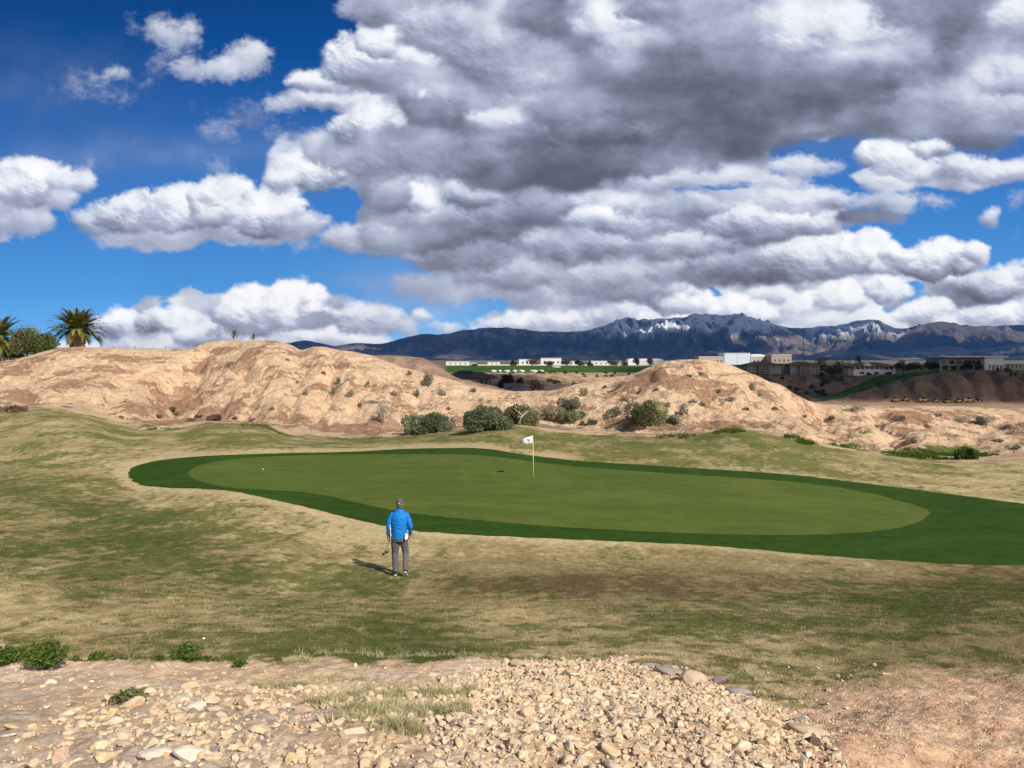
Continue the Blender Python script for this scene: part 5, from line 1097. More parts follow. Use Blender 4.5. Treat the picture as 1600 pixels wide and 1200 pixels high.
# ------------------------------------------------------------------ buildings, machines and trees across the valley
WHITE = plain('white_render', (.74, .72, .68), .8, .06, .4); CREAMW = plain('cream_render', (.44, .385, .31), .85, .08, .4); TANW = plain('tan_render', (.36, .29, .22), .85, .1, .4); ROOFB = plain('brown_tiles', (.17, .115, .085), .9, .2, .8)
GLASSD = plain('dark_glass', (.03, .035, .04), .15, .1, .3, .5); ROOFD = plain('dark_roof', (.085, .07, .068), .85, .2, .6); BLUEW = plain('pale_blue_cladding', (.60, .66, .72), .6, .05, .2); TRIM = plain('white_trim', (.78, .77, .74), .7, .04, 1); SOLAR = plain('solar_panel', (.02, .025, .045), .2, .1, 1, .5); GREYW = plain('grey_render', (.30, .28, .26), .85, .1, .4)
YELLOW = plain('machine_yellow', (.42, .29, .06), .6, .15, 1.5); BLACKR = plain('tyre_rubber', (.03, .03, .03), .85, .2, 2); STEEL = plain('mast_steel', (.16, .16, .17), .5, .1, 1, .5, .6)
class Site:
    """measures in picture pixels at one distance"""
    def __init__(s, px, pyb, Y, label, cat, name, group=None):
        s.s = Y/F; s.px = px; s.pyb = pyb; s.Y = Y; s.root = empty(name, ((px-CX)*s.s, Y, (HY-pyb)*s.s), label, cat, group)
    def x(s, px): return (px-s.px)*s.s
    def z(s, py): return (s.pyb-py)*s.s
    def box(s, nm, mat, x0, x1, y0, y1, d0=0, d1=8): m = MB(); m.box(s.x(x0), s.x(x1), d0, d1, s.z(y1), s.z(y0)); return m.obj(nm, mat, s.root)
    def boxes(s, nm, mat, L): m = MB(); [m.box(s.x(a), s.x(b_), e, f_, s.z(d_), s.z(c)) for a, b_, c, d_, e, f_ in L]; return m.obj(nm, mat, s.root)
    def hip(s, nm, mat, x0, x1, yr, ye, d0, d1, over=.6): m = MB(); m.hip(s.x(x0)-over, s.x(x1)+over, d0-over, d1+over, s.z(ye), s.z(yr)); return m.obj(nm, mat, s.root)
    def window(s, x0, x1, y0, y1, d=0, fr=None):
        f_ = s.box('window', fr or TRIM, x0-.25, x1+.25, y0-.25, y1+.25, d-.06, d+.1); m = MB(); m.box(s.x(x0), s.x(x1), d-.09, d-.062, s.z(y1), s.z(y0)); m.obj('pane', GLASSD, f_); return f_
    def gable(s, nm, mat, x0, x1, yr, ye, d0, d1):
        m = MB(); a, b_ = s.x(x0), s.x(x1); c = (a+b_)/2; z0, z1 = s.z(ye), s.z(yr)
        m.add([(a, d0, z0), (b_, d0, z0), (c, d0, z1), (a, d1, z0), (b_, d1, z0), (c, d1, z1)], [(0, 1, 2), (5, 4, 3), (0, 2, 5, 3), (1, 4, 5, 2), (0, 3, 4, 1)]); return m.obj(nm, mat, s.root)
# long dark bungalow in the dip
b = Site(735, 600, 300, 'long dark roofed bungalow with solar panels in the dip between hills', 'house', 'bungalow')
b.box('wall', TANW, 693, 765, 591, 601, 0, 9); b.box('wall', CREAMW, 700, 746, 592.2, 601, -.7, -.05); b.hip('roof', ROOFD, 688, 775, 581.5, 590.6, -1.5, 11)
o = b.box('solar_panels', SOLAR, 714, 738, 584.2, 588, -1.6, -1.4); o.location = (0, 1.5, 0); o.rotation_euler = (-.5, 0, 0); o.location = (0, 2.2, .9)
for a in (750, 756, 762): b.window(a, a+3.6, 593, 599.5, -.02, ROOFD)
for a in (706, 722): b.window(a, a+4, 594, 598, -.72)
m = MB(); [m.box(b.x(a), b.x(a)+.35, -1.4, -1.05, b.z(601), b.z(590.8)) for a in (749, 756, 763, 770)]; m.obj('posts', TANW, b.root)
# two apartment blocks
def block(x0, x1, gx, label):
    b = Site((x0+x1)/2, 585, 478, label, 'apartment block', 'apartment_block', 'apartment blocks on the canyon rim')
    b.box('wall', TANW, x0, x1, 571, 588, 0, 14); b.hip('roof', ROOFB, x0, x1, 564.8, 571, 0, 14, 1.0); b.box('gable_bay', TANW, gx-8, gx+8, 570.8, 588, -2.4, -.02); b.gable('gable', ROOFB, gx-10, gx+10, 565.5, 570.7, -3.2, 6)
    for y in (571.8, 576.2, 580.6):
        f_ = b.boxes('balcony', GREYW, [(gx-6.6, gx+6.6, y+2.2, y+3.2, -3.3, -2.42)]); m = MB(); m.box(b.x(gx-6.4), b.x(gx+6.4), -2.46, -2.41, b.z(y+3.4), b.z(y)); m.obj('pane', GLASSD, f_)
        for a in np.arange(x0+2, x1-4, 5.4):
            if abs(a+1.4-gx) > 9.5: b.window(a, a+2.6, y+.3, y+3.1, 0)
    m = MB(); [m.box(b.x(a), b.x(a)+.3, -2.9, -2.6, b.z(588), b.z(571)) for a in (gx-8, gx-.3, gx+7.2)]; m.obj('columns', CREAMW, b.root)
block(1168, 1221, 1192, 'tan apartment block with balconies, the one nearer the dome hill'); block(1235, 1281, 1256, 'tan apartment block with balconies, the one nearer the lawn ramp')
b = Site(1228, 584, 484, 'narrow grey stair tower joining the two apartment blocks', 'tower', 'stair_tower'); b.box('wall', GREYW, 1221.6, 1234.4, 569, 587, 0, 8)
for y in (571, 575.5, 580): b.window(1224, 1227, y, y+3, 0); b.window(1229.5, 1232, y, y+3, 0)
b.box('roof', ROOFB, 1221, 1235, 568, 568.9, -.5, 8.5)
# white two storey clubhouse
b = Site(1366, 585.5, 455, 'white two storey house with a brown hip roof above the lawn ramp', 'house', 'white_house')
b.box('wall', WHITE, 1334, 1399, 579, 587, 0, 14); b.box('wall', TANW, 1334, 1399, 573.2, 578.95, 1.2, 14); b.hip('roof', ROOFB, 1331, 1401, 566, 573, 0, 15, .8); b.gable('gable', TRIM, 1350, 1361, 566.6, 571.8, -1.2, 5)
b.boxes('porch_rail', TRIM, [(1334, 1399, 577.3, 578.9, -.05, .25)]); m = MB(); [m.box(b.x(a), b.x(a)+.38, .3, .7, b.z(579), b.z(573)) for a in np.arange(1336, 1399, 7.6)]; m.obj('columns', TRIM, b.root)
for a in (1343, 1365.5, 1386): b.window(a, a+7.5, 581, 584.6, 0)
for a in (1341, 1350, 1362, 1373, 1384, 1392): b.window(a, a+4.5, 574.4, 577.6, 1.2, TANW)
b.box('side_wall', CREAMW, 1328, 1333.8, 576, 587, 2, 10)
# modern flat roofed house
b = Site(1520, 578.5, 441, 'modern flat roofed house on the rim above the gullied flank', 'house', 'modern_house')
b.box('wall', GREYW, 1468, 1537, 561.2, 571, 0, 14); b.box('lower_wall', TANW, 1470, 1536.8, 571.1, 581, 2.6, 14); b.box('roof', TRIM, 1473, 1572, 556.4, 557.9, -2.2, 15); b.box('eave', ROOFD, 1466, 1537, 560.0, 561.1, -1.2, 14); b.box('upper_wall', GLASSD, 1476, 1536, 558.0, 559.9, 1.5, 13)
b.box('right_wing', WHITE, 1537.3, 1567, 558.0, 581, -.6, 14); b.box('chimney', TRIM, 1473, 1480, 555.3, 556.3, 2, 4)
for a in (1471, 1483, 1494.5): b.window(a, a+8, 563, 568.5, 0, GREYW)
for a in (1507, 1520): b.window(a, a+10, 562.8, 569.5, 0, GREYW)
m = MB(); [m.box(b.x(a), b.x(a)+.5, .2, .7, b.z(581), b.z(571.05)) for a in (1470, 1484, 1498, 1512, 1518, 1530)]; m.obj('columns', CREAMW, b.root)
for a in (1474, 1488, 1502, 1521): b.window(a, a+9, 572.6, 578, 2.6, ROOFD)
m = MB(); [m.box(b.x(a), b.x(a)+.5, -1.7, -1.2, b.z(579), b.z(570.2)) for a in (1546, 1552, 1558, 1564)]; m.obj('porch_columns', TRIM, b.root); b.box('porch_roof', TRIM, 1544, 1567, 569.3, 570.1, -1.9, -.62)
for a in (1547.8, 1554, 1560): b.window(a, a+3.2, 572, 578, -.6, TANW)
b = Site(1605, 578, 452, 'low cream building with a white slab roof at the right picture edge', 'building', 'low_building'); b.box('wall', CREAMW, 1568, 1650, 568.6, 580, 0, 12); b.box('roof', TRIM, 1567, 1655, 566.8, 568.5, -1.2, 13)
for a in np.arange(1574, 1600, 6.5): b.window(a, a+2.2, 571, 575, 0, TANW)
# warehouses
def shed(x0, x1, yt, yb, Y, wall, label, wins=0, arch=False, stripe=None, name='warehouse', cat='warehouse', group=None, roof=None, d1=30, ytr=None):
    b = Site((x0+x1)/2, yb, Y, label, cat, name, group); b.box('wall', wall, x0, x1, yt+.8, yb+1, 0, d1)
    if arch:
        m = MB(); a, c = b.x(x0), b.x(x1); n = 10; V = []
        for d_ in (-.3, d1): V += [((a+c)/2+(a-c)/2*math.cos(math.pi*i/n)*1.03, d_, b.z(yt+.9)+b.s*4.2*math.sin(math.pi*i/n)) for i in range(n+1)]
        Fs = [(i, i+1, n+2+i, n+1+i) for i in range(n)]+[tuple(range(n+1)), tuple(range(2*n+1, n, -1))]; m.add(V, Fs); m.obj('roof', roof or TRIM, b.root)
    else: b.box('roof', roof or TRIM, x0-.3, x1+.3, yt, yt+.75, -.4, d1+.4)
    for i in range(wins): a = x0+(x1-x0)*(i+.7)/(wins+.6); b.window(a, a+min(2.6, (x1-x0)/wins*.4), yb-(yb-yt)*.55, yb-(yb-yt)*.28, 0)
    if stripe: b.box('panel_joint', stripe, (x0+x1)/2-.25, (x0+x1)/2+.25, yt+.9, yb+1, -.12, -.01)
    return b
shed(1092, 1131, 557, 570, 1000, CREAMW, 'long beige warehouse just right of the dome hill top', 6)
shed(1132, 1172, 551.5, 570, 1000, BLUEW, 'tall pale blue warehouse beside the beige one', 0, stripe=GREYW)
shed(1173, 1196, 556.5, 570, 1010, CREAMW, 'low beige shed with a curved roof right of the blue warehouse', 3, True)
shed(1205, 1237, 554, 570, 990, TANW, 'tan warehouse with a white roof above the apartment blocks', 4)
HS = [(697, 733, 564.8, 'long white house at the left end of the mesa'), (736, 744, 567, 'tiny white shed right of the long white house'), (762, 781, 565.6, 'white box trailer standing alone on the mesa'), (811, 828, 561.2, 'white house with a dark door left of the tallest white house'),
      (845, 877, 559.3, 'tallest white house of the row behind the fairway'), (887, 906, 564.5, 'low white house with dark openings right of the tallest one'), (918, 952, 564.0, 'wide white house in the middle of the row'), (953, 974, 565.5, 'low white house right of the wide one')]
for i, (a, c, yt, lab) in enumerate(HS): shed(a, c, yt, 570.8, 860+i*4, WHITE, lab, max(2, int((c-a)/8)), False, name='house', cat='house', d1=14, group='white houses behind the fairway', roof=TRIM)
for a, c, lab in ((981, 998, 'arched white hangar nearest the row of houses'), (999, 1015, 'arched white hangar, middle of three'), (1017, 1037, 'arched white hangar half behind the dome hill')): shed(a, c, 563.5, 570.8, 880, WHITE, lab, 0, True, name='hangar', cat='hangar', group='arched hangars on the mesa', d1=18)
b = Site(930, 571.5, 850, 'low white boundary wall in front of the white houses', 'wall', 'boundary_wall'); b.box('wall_panel', WHITE, 745, 1040, 569.6, 572, 0, .4)
# sand bunkers cut in the far fairway
for i, (x0, x1, y) in enumerate([(767, 776, 578.2), (779, 784, 578), (788, 797, 577.6), (801, 808, 578.2), (811, 820, 578), (828, 841, 578.8), (843, 850, 579.2), (863, 876, 575.4)]):
    Y = 520 if y > 576 else 600; s_ = Y/F; m = MB(); V = []; n = 16; zb = float(fterr(np.array([(x0+x1)/2.0]), np.array([float(Y)]))[0][0])+.45
    xm = ((x0+x1)/2-CX)*s_; rx = (x1-x0)/2*s_
    for k in range(n): t_ = 6.283*k/n; V.append((xm+rx*math.cos(t_), Y+9*math.sin(t_), zb+.35*math.sin(t_)))
    V += [(v[0], v[1], v[2]-1.2) for v in V]; m.add(V, [tuple(range(n))]+[(k, k+n, (k+1) % n+n, (k+1) % n) for k in range(n)])
    tag(m.obj('sand_bunker', WHITE), 'pale sand bunker in the far fairway', None, 'bunkers in the far fairway', 'structure')
# mast and poles
def pole(px, y0, y1, Y, label, cat='pole', arms=0):
    s_ = Y/F; root = empty('mast' if cat == 'mast' else 'utility_pole', ((px-CX)*s_, Y, (HY-y1)*s_), label, cat); m = MB(); h = (y1-y0)*s_; m.tube([(0, 0, -2), (0, 0, h)], [.28 if cat == 'mast' else .2, .16], 6); m.obj('shaft', STEEL, root)
    m = MB(); [m.box(-.7, .7, -.1, .1, h*(.9-.12*k), h*(.9-.12*k)+.25) for k in range(max(arms, 1))]; m.obj('crossarm', STEEL, root)
pole(1255.5, 517, 572, 600, 'tall thin radio mast above the apartment blocks', 'mast', 3); pole(1328.5, 556, 580, 500, 'utility pole left of the white two storey house'); pole(1452, 558, 578, 470, 'utility pole between the two houses on the right'); pole(1205, 553, 566, 900, 'thin pole left of the tan warehouse')
# yellow earth moving machines
def machine(px, L, kind, label):
    Y = 392.0; s_ = Y/F; z = float(fterr(np.array([px*1.0]), np.array([Y]))[0][0]); root = empty('earthmover', ((px-CX)*s_, Y, z), label, 'earthmover', 'yellow machines parked on the pad'); l_ = L*s_; h = 2.2; r = .62
    m = MB(); m.box(-l_*.30, l_*.10, -.9, .9, r, h*.72); m.box(l_*.10, l_*.30, -.6, .6, r, h*.62); o = m.obj('body', YELLOW, root, bevel=.06)
    m = MB(); m.box(-l_*.10, l_*.06, -.7, .7, h*.73, h*1.28); c = m.obj('cab', GLASSD, root); m = MB(); m.box(-l_*.12, l_*.08, -.8, .8, h*1.285, h*1.36); m.obj('cab_roof', YELLOW, c)
    for x in (-l_*.22, l_*.24):
        for y in (-.95, .95):
            m = MB(); m.tube([(x, y-.2, r), (x, y+.2, r)], r, 14); w_ = m.obj('wheel', BLACKR, root); m = MB(); m.tube([(x, y-.23, r), (x, y+.23, r)], r*.4, 10); m.obj('rim', YELLOW, w_)
    m = MB()
    if kind == 0: m.box(l_*.40, l_*.50, -1.2, 1.2, .1, 1.2); m.box(l_*.28, l_*.41, -.5, -.3, .7, 1.0); m.box(l_*.28, l_*.41, .3, .5, .7, 1.0); m.obj('bucket', YELLOW, root)
    elif kind == 1: m.box(l_*.30, l_*.50, -.25, .25, 1.25, 1.5); m.box(l_*.05, l_*.12, -1.5, 1.5, .15, .7); m.obj('blade', YELLOW, root)
    else: m.box(-l_*.50, -l_*.31, -1.1, 1.1, .6, 1.9); m.obj('scraper_bowl', YELLOW, root)
for a, L, k, lab in ((1399, 17, 1, 'yellow grader, leftmost of the machines on the pad'), (1415, 13, 0, 'yellow loader second from the left on the pad'), (1445, 20, 2, 'long yellow scraper in the middle of the pad'), (1462, 12, 0, 'short yellow loader right of the long scraper'), (1480, 12, 1, 'small yellow grader standing apart between the loaders'), (1498, 14, 0, 'yellow loader left of the largest machine'), (1515, 20, 2, 'largest yellow scraper near the right end of the machines')): machine(a, L, k, lab)
b = Site(1530, 627.2, 393, 'dark water tank trailer at the right end of the machines', 'trailer', 'tank_trailer'); m = MB(); m.tube([(-1.6, 0, 1.3), (1.6, 0, 1.3)], .75, 14); m.obj('tank', ROOFD, b.root, True); m = MB(); [m.tube([(x, -.8, .4), (x, -.5, .4)], .4, 12) for x in (-1, 1)]; m.obj('wheels', BLACKR, b.root)
# trees across the valley
TD = ((.045, .05, .028), (.11, .105, .055)); TB = ((.10, .075, .045), (.20, .155, .09)); TG = ((.05, .075, .03), (.12, .14, .05))
for i, (a, w_, h) in enumerate([(802, 12, 11), (832, 22, 15), (857, 16, 11), (885, 20, 14), (905, 22, 12), (921, 14, 9), (957, 24, 12), (976, 15, 11), (996, 14, 15), (1016, 18, 17), (1047, 12, 10), (742, 10, 6)]):
    tree('umbrella shaped olive brown tree in front of the white houses', a, 700+i, 573.5, w_, h, 700, (TD, TB)[i % 2], 400+i, 'trees before the white houses', lf=.9, trunk=.22, lumps=5, hollow=.1)
for i, (a, pb, w_, h, Y, c, lab) in enumerate([(1283, 583, 34, 26, 500, TD, 'broad dark tree right of the apartment blocks'), (1312, 583, 34, 22, 495, TD, 'dark tree left of the white two storey house'), (1300, 588, 30, 16, 470, TB, 'brown leafless tree on the canyon rim'), (1411, 583, 30, 22, 448, TD, 'dark tree touching the right wall of the white house'), (1432, 581, 30, 20, 446, TD, 'dark tree in the middle between the two houses'), (1455, 580, 26, 17, 443, TD, 'dark tree at the left wall of the modern house'),
        (1512, 580, 18, 19, 434, TG, 'bushy green tree before the left wing of the modern house'), (1529, 580, 15, 18, 434, TG, 'slender green tree before the middle of the modern house'), (795, 602, 22, 19, 312, TD, 'dark conifer beside the bungalow'), (813, 602, 12, 11, 306, TD, 'small dark tree right of the dark conifer'), (783, 608, 8, 13, 262, TD, 'small palm like tree on the grey slope below the bungalow'), (836, 612, 30, 20, 240, TB, 'brown feathery tree in the dip right of the bungalow')]):
    tree(lab, a, Y, pb, w_, h, 1500, c, 430+i, lf=.55, trunk=.18, lumps=9)
palm('fan palm with a ragged crown above the white two storey house', 1341, 520, (HY-574)/F*520, 3.6, 5.6, .3, 34, 470, (.06, .055, .03), (.12, .10, .05), -.9)
palm('fan palm before the modern house', 1521, 431, (HY-580)/F*431, 2.6, 4.6, .25, 34, 471, (.06, .07, .03), (.12, .12, .05), -.8)
rs = np.random.RandomState(77)
def far_shrubs(n, box, lab, grp, c, hw=(5, 11), Yr=(500, 560), nf=160, lf=.5, jit=0):
    for i in range(n):
        px = rs.uniform(box[0], box[1]); Y = rs.uniform(*Yr); z = float(fterr(np.array([px]), np.array([Y]))[0][0]); w_ = rs.uniform(*hw)*Y/F; root = empty('shrub', ((px-CX)/F*Y, Y, z-.1), lab, 'shrub', grp)
        leaf_mass('foliage', w_/2, w_*rs.uniform(.45, .75), nf, c[0], c[1], lf, 500+rs.randint(9999), root, lumps=4); limbs('stems', w_/2, w_*.5, 4, i, MT_WOOD, root, r0=.06)
far_shrubs(46, (1105, 1300), 'dark scrubby bush in the shaded canyon below the apartment blocks', 'bushes in the shaded canyon', TD, (7, 15), (405, 470), 190, .6)
far_shrubs(34, (1085, 1330), 'dark bush on the rim before the warehouses', 'bushes on the rim before the warehouses', TD, (8, 16), (500, 640), 170, .8)
far_shrubs(16, (1545, 1640), 'grey-brown bush on the shaded slope right of the modern house', 'bushes right of the modern house', TB, (7, 13), (413, 438), 180, .5)
far_shrubs(12, (1290, 1400), 'dark bush along the lawn ramp', 'bushes along the lawn ramp', TD, (6, 11), (452, 466), 150, .5)
far_shrubs(14, (845, 960), 'brown scrub on the slope between bungalow and dome hill', 'scrub between bungalow and dome hill', TB, (7, 14), (285, 345), 180, .5)
far_shrubs(12, (700, 860), 'small dark scrub on the grey slope below the bungalow', 'scrub below the bungalow', TD, (3, 6), (240, 290), 80, .3)
far_shrubs(16, (790, 1000), 'dark scrub on the sandy cliff below the fairway', 'scrub on the sandy cliff', TD, (5, 10), (400, 490), 120, .5)
# ------------------------------------------------------------------ flagstick, ball, golfer
YST = plain('flagstick_yellow', (.80, .66, .10), .4, .05, 2); FLAGW = plain('flag_cloth', (.82, .82, .84), .8, .04, 3); EMB = plain('emblem_grey', (.20, .22, .27), .8, .1, 8)
p = hit(833.5, 748, 24, 45); root = empty('flagstick', p, 'thin yellow flagstick with a white flag standing in the putting green', 'flagstick')
HF = (748-680)/F*p.y; m = MB(); m.tube([(0, 0, -.05), (-.01, 0, HF*.5), (-.035, 0, HF)], [.021, .019, .016], 8); m.obj('pole', YST, root, True); m = MB(); m.tube([(0, 0, .003), (0, 0, .006)], .054, 20); m.obj('cup', BLACKR, root)
def cloth(x0, w_, zt, hb, off):
    n, k = 14, 8; V = []; 
    for j in range(k+1):
        for i in range(n+1):
            u, v = i/n, j/k; top = zt-u*.115*1.5; bot = zt-hb-u*.03; V.append((x0-u*w_, .045*math.sin(u*6.5+v*1.2)*u+off, top+(bot-top)*v))
    return V, [(j*(n+1)+i, j*(n+1)+i+1, (j+1)*(n+1)+i+1, (j+1)*(n+1)+i) for j in range(k) for i in range(n)]
V, Fs = cloth(-.037, .50, HF-.01, .37, 0); m = MB(); m.add(V, Fs); fl = m.obj('flag', FLAGW, root, True); md = fl.modifiers.new('thick', 'SOLIDIFY'); md.thickness = .004
m = MB(); ex, ez = -.25, HF-.245
for a0, a1, r_ in ((-2.6, 2.2, .062), (-.6, 3.4, .034)):
    pts = [(ex+math.cos(a0+(a1-a0)*i/12)*r_*1.2, -.0+.045*math.sin(.5*6.5+.6)*.5-.012, ez+math.sin(a0+(a1-a0)*i/12)*r_) for i in range(13)]; m.tube(pts, .011, 5)
m.box(ex-.10, ex+.10, -.006, -.001, ez-.105, ez-.09); m.obj('emblem', EMB, fl, True)
p = hit(411, 734, 24, 45); m = MB(); m.ball(p+Vector((0, 0, .024)), .028, 14, 10); tag(m.obj('golf_ball', plain('ball_white', (.92, .92, .92), .35, .01), None, True), 'tiny white golf ball lying on the left end of the putting green', 'golf ball')

def fused(name, build, voxel, mat, parent, wrinkle=0, wsc=14, smooth=3, seed=1):
    """one continuous skin over overlapping tapered volumes"""
    m = MB(); build(m); me = m.mesh(name+'_src'); o = bpy.data.objects.new(name, me); COL.objects.link(o)
    r_ = o.modifiers.new('r', 'REMESH'); r_.mode = 'VOXEL'; r_.voxel_size = voxel; s_ = o.modifiers.new('s', 'SMOOTH'); s_.iterations = smooth; s_.factor = .5
    dg = bpy.context.evaluated_depsgraph_get(); ev = bpy.data.meshes.new_from_object(o.evaluated_get(dg)); bpy.data.objects.remove(o); bpy.data.meshes.remove(me)
    n = len(ev.vertices); co = np.empty(n*3, np.float32); ev.vertices.foreach_get('co', co); co = co.reshape(-1, 3); no = np.empty(n*3, np.float32); ev.vertices.foreach_get('normal', no); no = no.reshape(-1, 3)
    if wrinkle: co = co+no*(wrinkle*(ridged(co[:, 0]*wsc+co[:, 1]*wsc*.5, co[:, 2]*wsc*1.5+co[:, 0]*5, 3, seed)-.6))[:, None]
    ev.vertices.foreach_set('co', co.astype(np.float32).ravel()); ev.name = name
    for p_ in ev.polygons: p_.use_smooth = True
    ev.materials.clear(); ev.materials.append(mat); ev.update(); o = bpy.data.objects.new(name, ev); COL.objects.link(o); o.parent = parent; return o
SKIN = plain('skin', (.52, .30, .21), .6, .08, 12); BLUE = plain('blue_jacket', (.005, .185, .58), .7, .10, 9); NAVY = plain('navy_panel', (.012, .03, .12), .75, .1, 9); GREYT = plain('grey_trousers', (.115, .112, .125), .85, .15, 9); CAPG = plain('grey_cap', (.10, .10, .11), .85, .15, 20); SHOEM = plain('dark_shoe', (.05, .045, .04), .6, .2, 20); SOLE = plain('pale_sole', (.72, .68, .60), .7, .1, 20); HAIR = plain('grey_hair', (.16, .12, .10), .9, .2, 60)
p = hit(624, 899, 14, 22); man = empty('person', p+Vector((0, 0, .0)), 'person in a bright blue jacket, grey trousers and cap walking away towards the green', 'person')
HD = Vector((0, .055, 1.655))
def hand(m, w_, d_, out, curl=1):
    """palm, four bent fingers of unequal length and a thumb; W wrist, D down, OUT towards the thumb side"""
    d_ = d_.normalized(); out = out.normalized(); nrm = d_.cross(out).normalized(); c = w_+d_*.05
    m.tube([w_-d_*.02, w_+d_*.03, w_+d_*.085], [(.027, .018), (.040, .016), (.038, .014)], 10)
    for k, (o_, L) in enumerate(((.030, .070), (.010, .080), (-.010, .074), (-.029, .058))):
        b0 = w_+d_*.08+out*o_; b1 = b0+d_*L*.42+nrm*.010*curl; b2 = b1+(d_*.55+nrm*.85*curl).normalized()*L*.34; b3 = b2+(nrm*curl-d_*.35).normalized()*L*.28; m.tube([b0, b1, b2, b3], [.0095, .0090, .0083, .0065], 8)
    t0 = w_+d_*.025+out*.032; t1 = t0+(d_*.6+out*.5+nrm*.5*curl).normalized()*.036; t2 = t1+(d_*.75+nrm*.6*curl).normalized()*.030; m.tube([t0, t1, t2], [.013, .0105, .0078], 8)
LW, LD = Vector((-.262, .060, .905)), Vector((-.02, .10, -1)); RW, RD = Vector((.240, .11, .92)), Vector((-.12, .35, -1))
def body(m):
    m.ball(HD, (.073, .092, .112), 20, 14); m.ball(HD+Vector((0, .03, -.065)), (.055, .062, .05), 14, 10); m.tube([(0, .02, 1.44), (0, .045, 1.60)], [.062, .056], 12)
    m.ball(HD+Vector((0, .096, -.015)), (.014, .022, .024)); m.ball(HD+Vector((0, .075, .02)), (.052, .02, .012)); m.ball(HD+Vector((0, .085, -.062)), (.028, .012, .008))
    for s_ in (-1, 1): m.ball(HD+Vector((s_*.076, -.005, -.01)), (.010, .020, .031)); m.ball(HD+Vector((s_*.030, .083, .002)), (.012, .008, .008))
    m.tube([(0, 0, .86), (0, 0, 1.1), (0, 0, 1.36), (0, .01, 1.5)], [(.14, .10), (.14, .10), (.15, .10), (.06, .055)], 16)
    m.tube([(-.135, 0, 1.385), (-.205, -.012, 1.30), (-.248, -.03, 1.15), LW], [.045, .044, .038, .027], 10); m.tube([(.135, 0, 1.385), (.205, -.012, 1.30), (.262, -.05, 1.15), RW], [.045, .044, .038, .027], 10)
    hand(m, LW, LD, Vector((0, 1, .1)), 1); hand(m, RW, RD, Vector((0, .9, .3)), -1)
    m.tube([(-.09, 0, .92), (-.098, .03, .72), (-.110, .07, .50), (-.104, .05, .30), (-.088, .025, .08)], [.075, .062, .050, .044, .036], 10); m.tube([(.09, 0, .92), (.108, .045, .72), (.138, .075, .50), (.155, -.07, .34), (.170, -.245, .19)], [.075, .062, .048, .042, .036], 10)
fused('body', body, .0065, SKIN, man, smooth=2)
m = MB(); [m.ball(HD+Vector((s_*.030, .091, .002)), (.006, .004, .005), 8, 6) for s_ in (-1, 1)]; m.obj('eyes', BLACKR, man, True)
def jacket(m):
    m.tube([(0, 0, .845), (0, 0, .90), (0, -.005, 1.05), (0, -.01, 1.22), (0, -.01, 1.34), (0, 0, 1.42), (0, .008, 1.475), (0, .015, 1.53)], [(.168, .136), (.176, .142), (.178, .142), (.192, .146), (.200, .140), (.175, .120), (.120, .092), (.078, .074)], 24)
    m.ball((0, .06, 1.02), (.17, .13, .14), 16, 10)
    for s_, W_ in ((-1, LW), (1, RW)):
        el = Vector((s_*.250, -.03, 1.15)) if s_ < 0 else Vector((.262, -.05, 1.15)); m.ball((s_*.158, 0, 1.395), (.078, .074, .072), 14, 10); m.tube([(s_*.145, 0, 1.405), (s_*.215, -.012, 1.31), el, W_+(el-W_)*.10], [.074, .070, .056, .043], 14)
    m.tube([(0, .01, 1.49), (0, .022, 1.555)], [(.078, .074), (.068, .066)], 16)
fused('jacket', jacket, .010, BLUE, man, .013, 9, 3, 3)
m = MB(); m.tube([(0, .016, 1.535), (0, .026, 1.572)], [(.076, .073), (.070, .068)], 20, cap=False); m.obj('collar', NAVY, man, True)
def cuffp(m): m.tube([LW+Vector((0, -.002, .03)), LW+Vector((-.002, -.025, .10))], [.046, .049], 14); m.tube([RW+Vector((.003, -.02, .03)), RW+Vector((.006, -.045, .09))], [.046, .049], 14)
fused('cuffs', cuffp, .006, NAVY, man)
m = MB(); m.tube([(-.196, -.055, .875), (-.200, -.06, 1.05), (-.212, -.062, 1.20), (-.226, -.062, 1.29)], [(.013, .010), (.010, .008), (.012, .010), (.018, .012)], 8); m.obj('white_piping', TRIM, man, True)
def trousers(m):
    m.tube([(0, 0, .80), (0, 0, .88), (0, 0, .96)], [(.168, .125), (.172, .132), (.165, .125)], 20)
    m.tube([(-.088, .0, .90), (-.098, .03, .72), (-.112, .07, .50), (-.105, .05, .30), (-.092, .02, .085)], [.108, .100, .080, .074, .068], 14)
    m.tube([(.088, .0, .90), (.108, .045, .72), (.138, .075, .50), (.155, -.07, .34), (.172, -.25, .17)], [.108, .096, .076, .068, .062], 14)
fused('trousers', trousers, .010, GREYT, man, .014, 11, 3, 5)
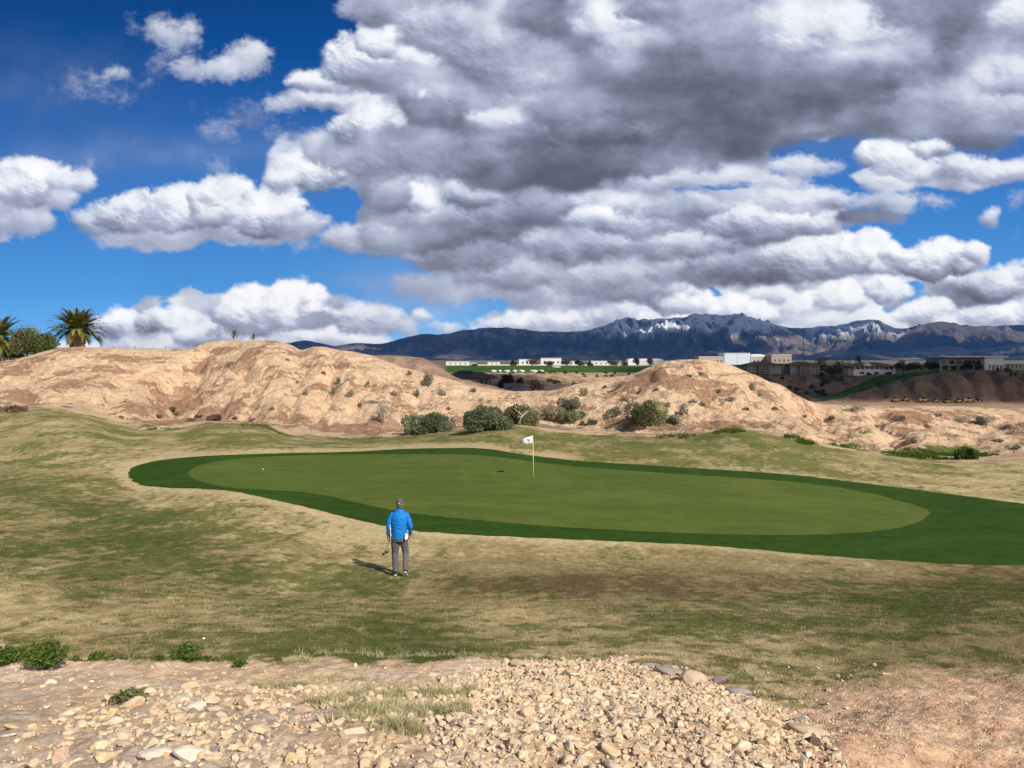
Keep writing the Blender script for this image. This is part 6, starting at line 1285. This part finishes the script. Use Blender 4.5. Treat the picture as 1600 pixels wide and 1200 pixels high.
def shoe(parent, heel, toe, up):
    ax = (toe-heel).normalized(); sd = ax.cross(up).normalized(); n_ = sd.cross(ax).normalized()*(1 if sd.cross(ax).dot(up) > 0 else -1)
    def P(t_, h): return heel+(toe-heel)*t_+n_*h
    def f_(m): m.tube([P(.0, .045), P(.25, .050), P(.55, .042), P(.85, .032), P(1.0, .028)], [.036, .043, .041, .040, .026], 14); m.tube([P(.12, .05), P(.10, .105)], [.040, .045], 12)
    s_ = fused('shoe', f_, .007, SHOEM, parent)
    m = MB(); V = []; N = 9
    for h in (-.004, .018):
        for t_, w_ in ((0, .018), (.06, .032), (.25, .036), (.5, .036), (.75, .045), (.93, .036), (1.03, .015)): V.append(P(t_, h)+sd*w_)
        for t_, w_ in ((1.03, .015), (.93, .036), (.75, .045), (.5, .036), (.25, .036), (.06, .032), (0, .018)): V.append(P(t_, h)-sd*w_)
    m.add(V, [tuple(range(14)), tuple(range(14, 28))[::-1]]+[(k, (k+1) % 14, (k+1) % 14+14, k+14) for k in range(14)]); m.obj('sole', SOLE, s_)
shoe(man, Vector((-.090, -.055, .012)), Vector((-.105, .205, .008)), Vector((0, 0, 1))); shoe(man, Vector((.172, -.285, .150)), Vector((.185, -.115, .000)), Vector((0, -.75, .65))*-1 if False else Vector((0, .55, .8)))
def hair(m): m.ball(HD+Vector((0, -.022, -.012)), (.077, .078, .072), 16, 10)
fused('hair', hair, .008, HAIR, man)
def capf(m):
    m.tube([HD+Vector((0, -.004, .018)), HD+Vector((0, -.004, .06)), HD+Vector((0, -.004, .098)), HD+Vector((0, -.004, .124))], [(.086, .104), (.084, .100), (.064, .078), (.022, .028)], 20); m.tube([HD+Vector((0, .08, .035)), HD+Vector((0, .135, .024)), HD+Vector((0, .165, .010))], [(.070, .007), (.062, .006), (.035, .005)], 12)
cp = fused('cap', capf, .006, CAPG, man, smooth=2); m = MB(); m.ball(HD+Vector((0, -.108, .026)), (.020, .004, .012), 12, 8); m.obj('cap_strap', SOLE, cp, True)
def tow(m): m.tube([(.165, -.128, 1.00), (.185, -.150, .94), (.175, -.158, .885), (.160, -.150, .85)], [(.022, .014), (.042, .018), (.036, .016), (.018, .010)], 10)
tag(fused('glove', tow, .006, TRIM, None, .008, 30), 'white glove hanging from the back pocket of the walking person', 'glove').location = man.location
# two clubs carried head down in the left hand
MT_SHAFT = plain('club_shaft', (.30, .30, .31), .3, .1, 3, .5, .8); MT_HEAD = plain('club_head', (.045, .045, .05), .35, .2, 6, .5, .5)
hc = LW+LD.normalized()*.095+Vector((.012, .015, 0))
for k, (hx, hy, hz_, lab) in enumerate(((-.350, -.060, .520, 'golf club with its dark head hanging lowest beside the left leg'), (-.285, -.010, .555, 'second golf club held with its head nearer to the leg'))):
    root = empty('golf_club', man.location, lab, 'golf club'); h0 = Vector((hx, hy, hz_)); c = hc+Vector((.012*k-.006, .006*k, 0)); e_ = c+(c-h0).normalized()*.60
    m = MB(); m.tube([h0, c, e_], [.0055, .0065, .0085], 8); m.obj('shaft', MT_SHAFT, root, True); m = MB(); g0 = c+(c-h0).normalized()*.34; m.tube([g0, e_+(c-h0).normalized()*.02], [.013, .0155], 10); m.obj('grip', BLACKR, root, True)
    m = MB(); m.tube([h0+Vector((-.045, 0, -.012)), h0+Vector((0, .01, -.016)), h0+Vector((.045, .02, .012))], [(.030, .014), (.027, .013), (.012, .010)], 10); m.obj('club_head', MT_HEAD, root, True)
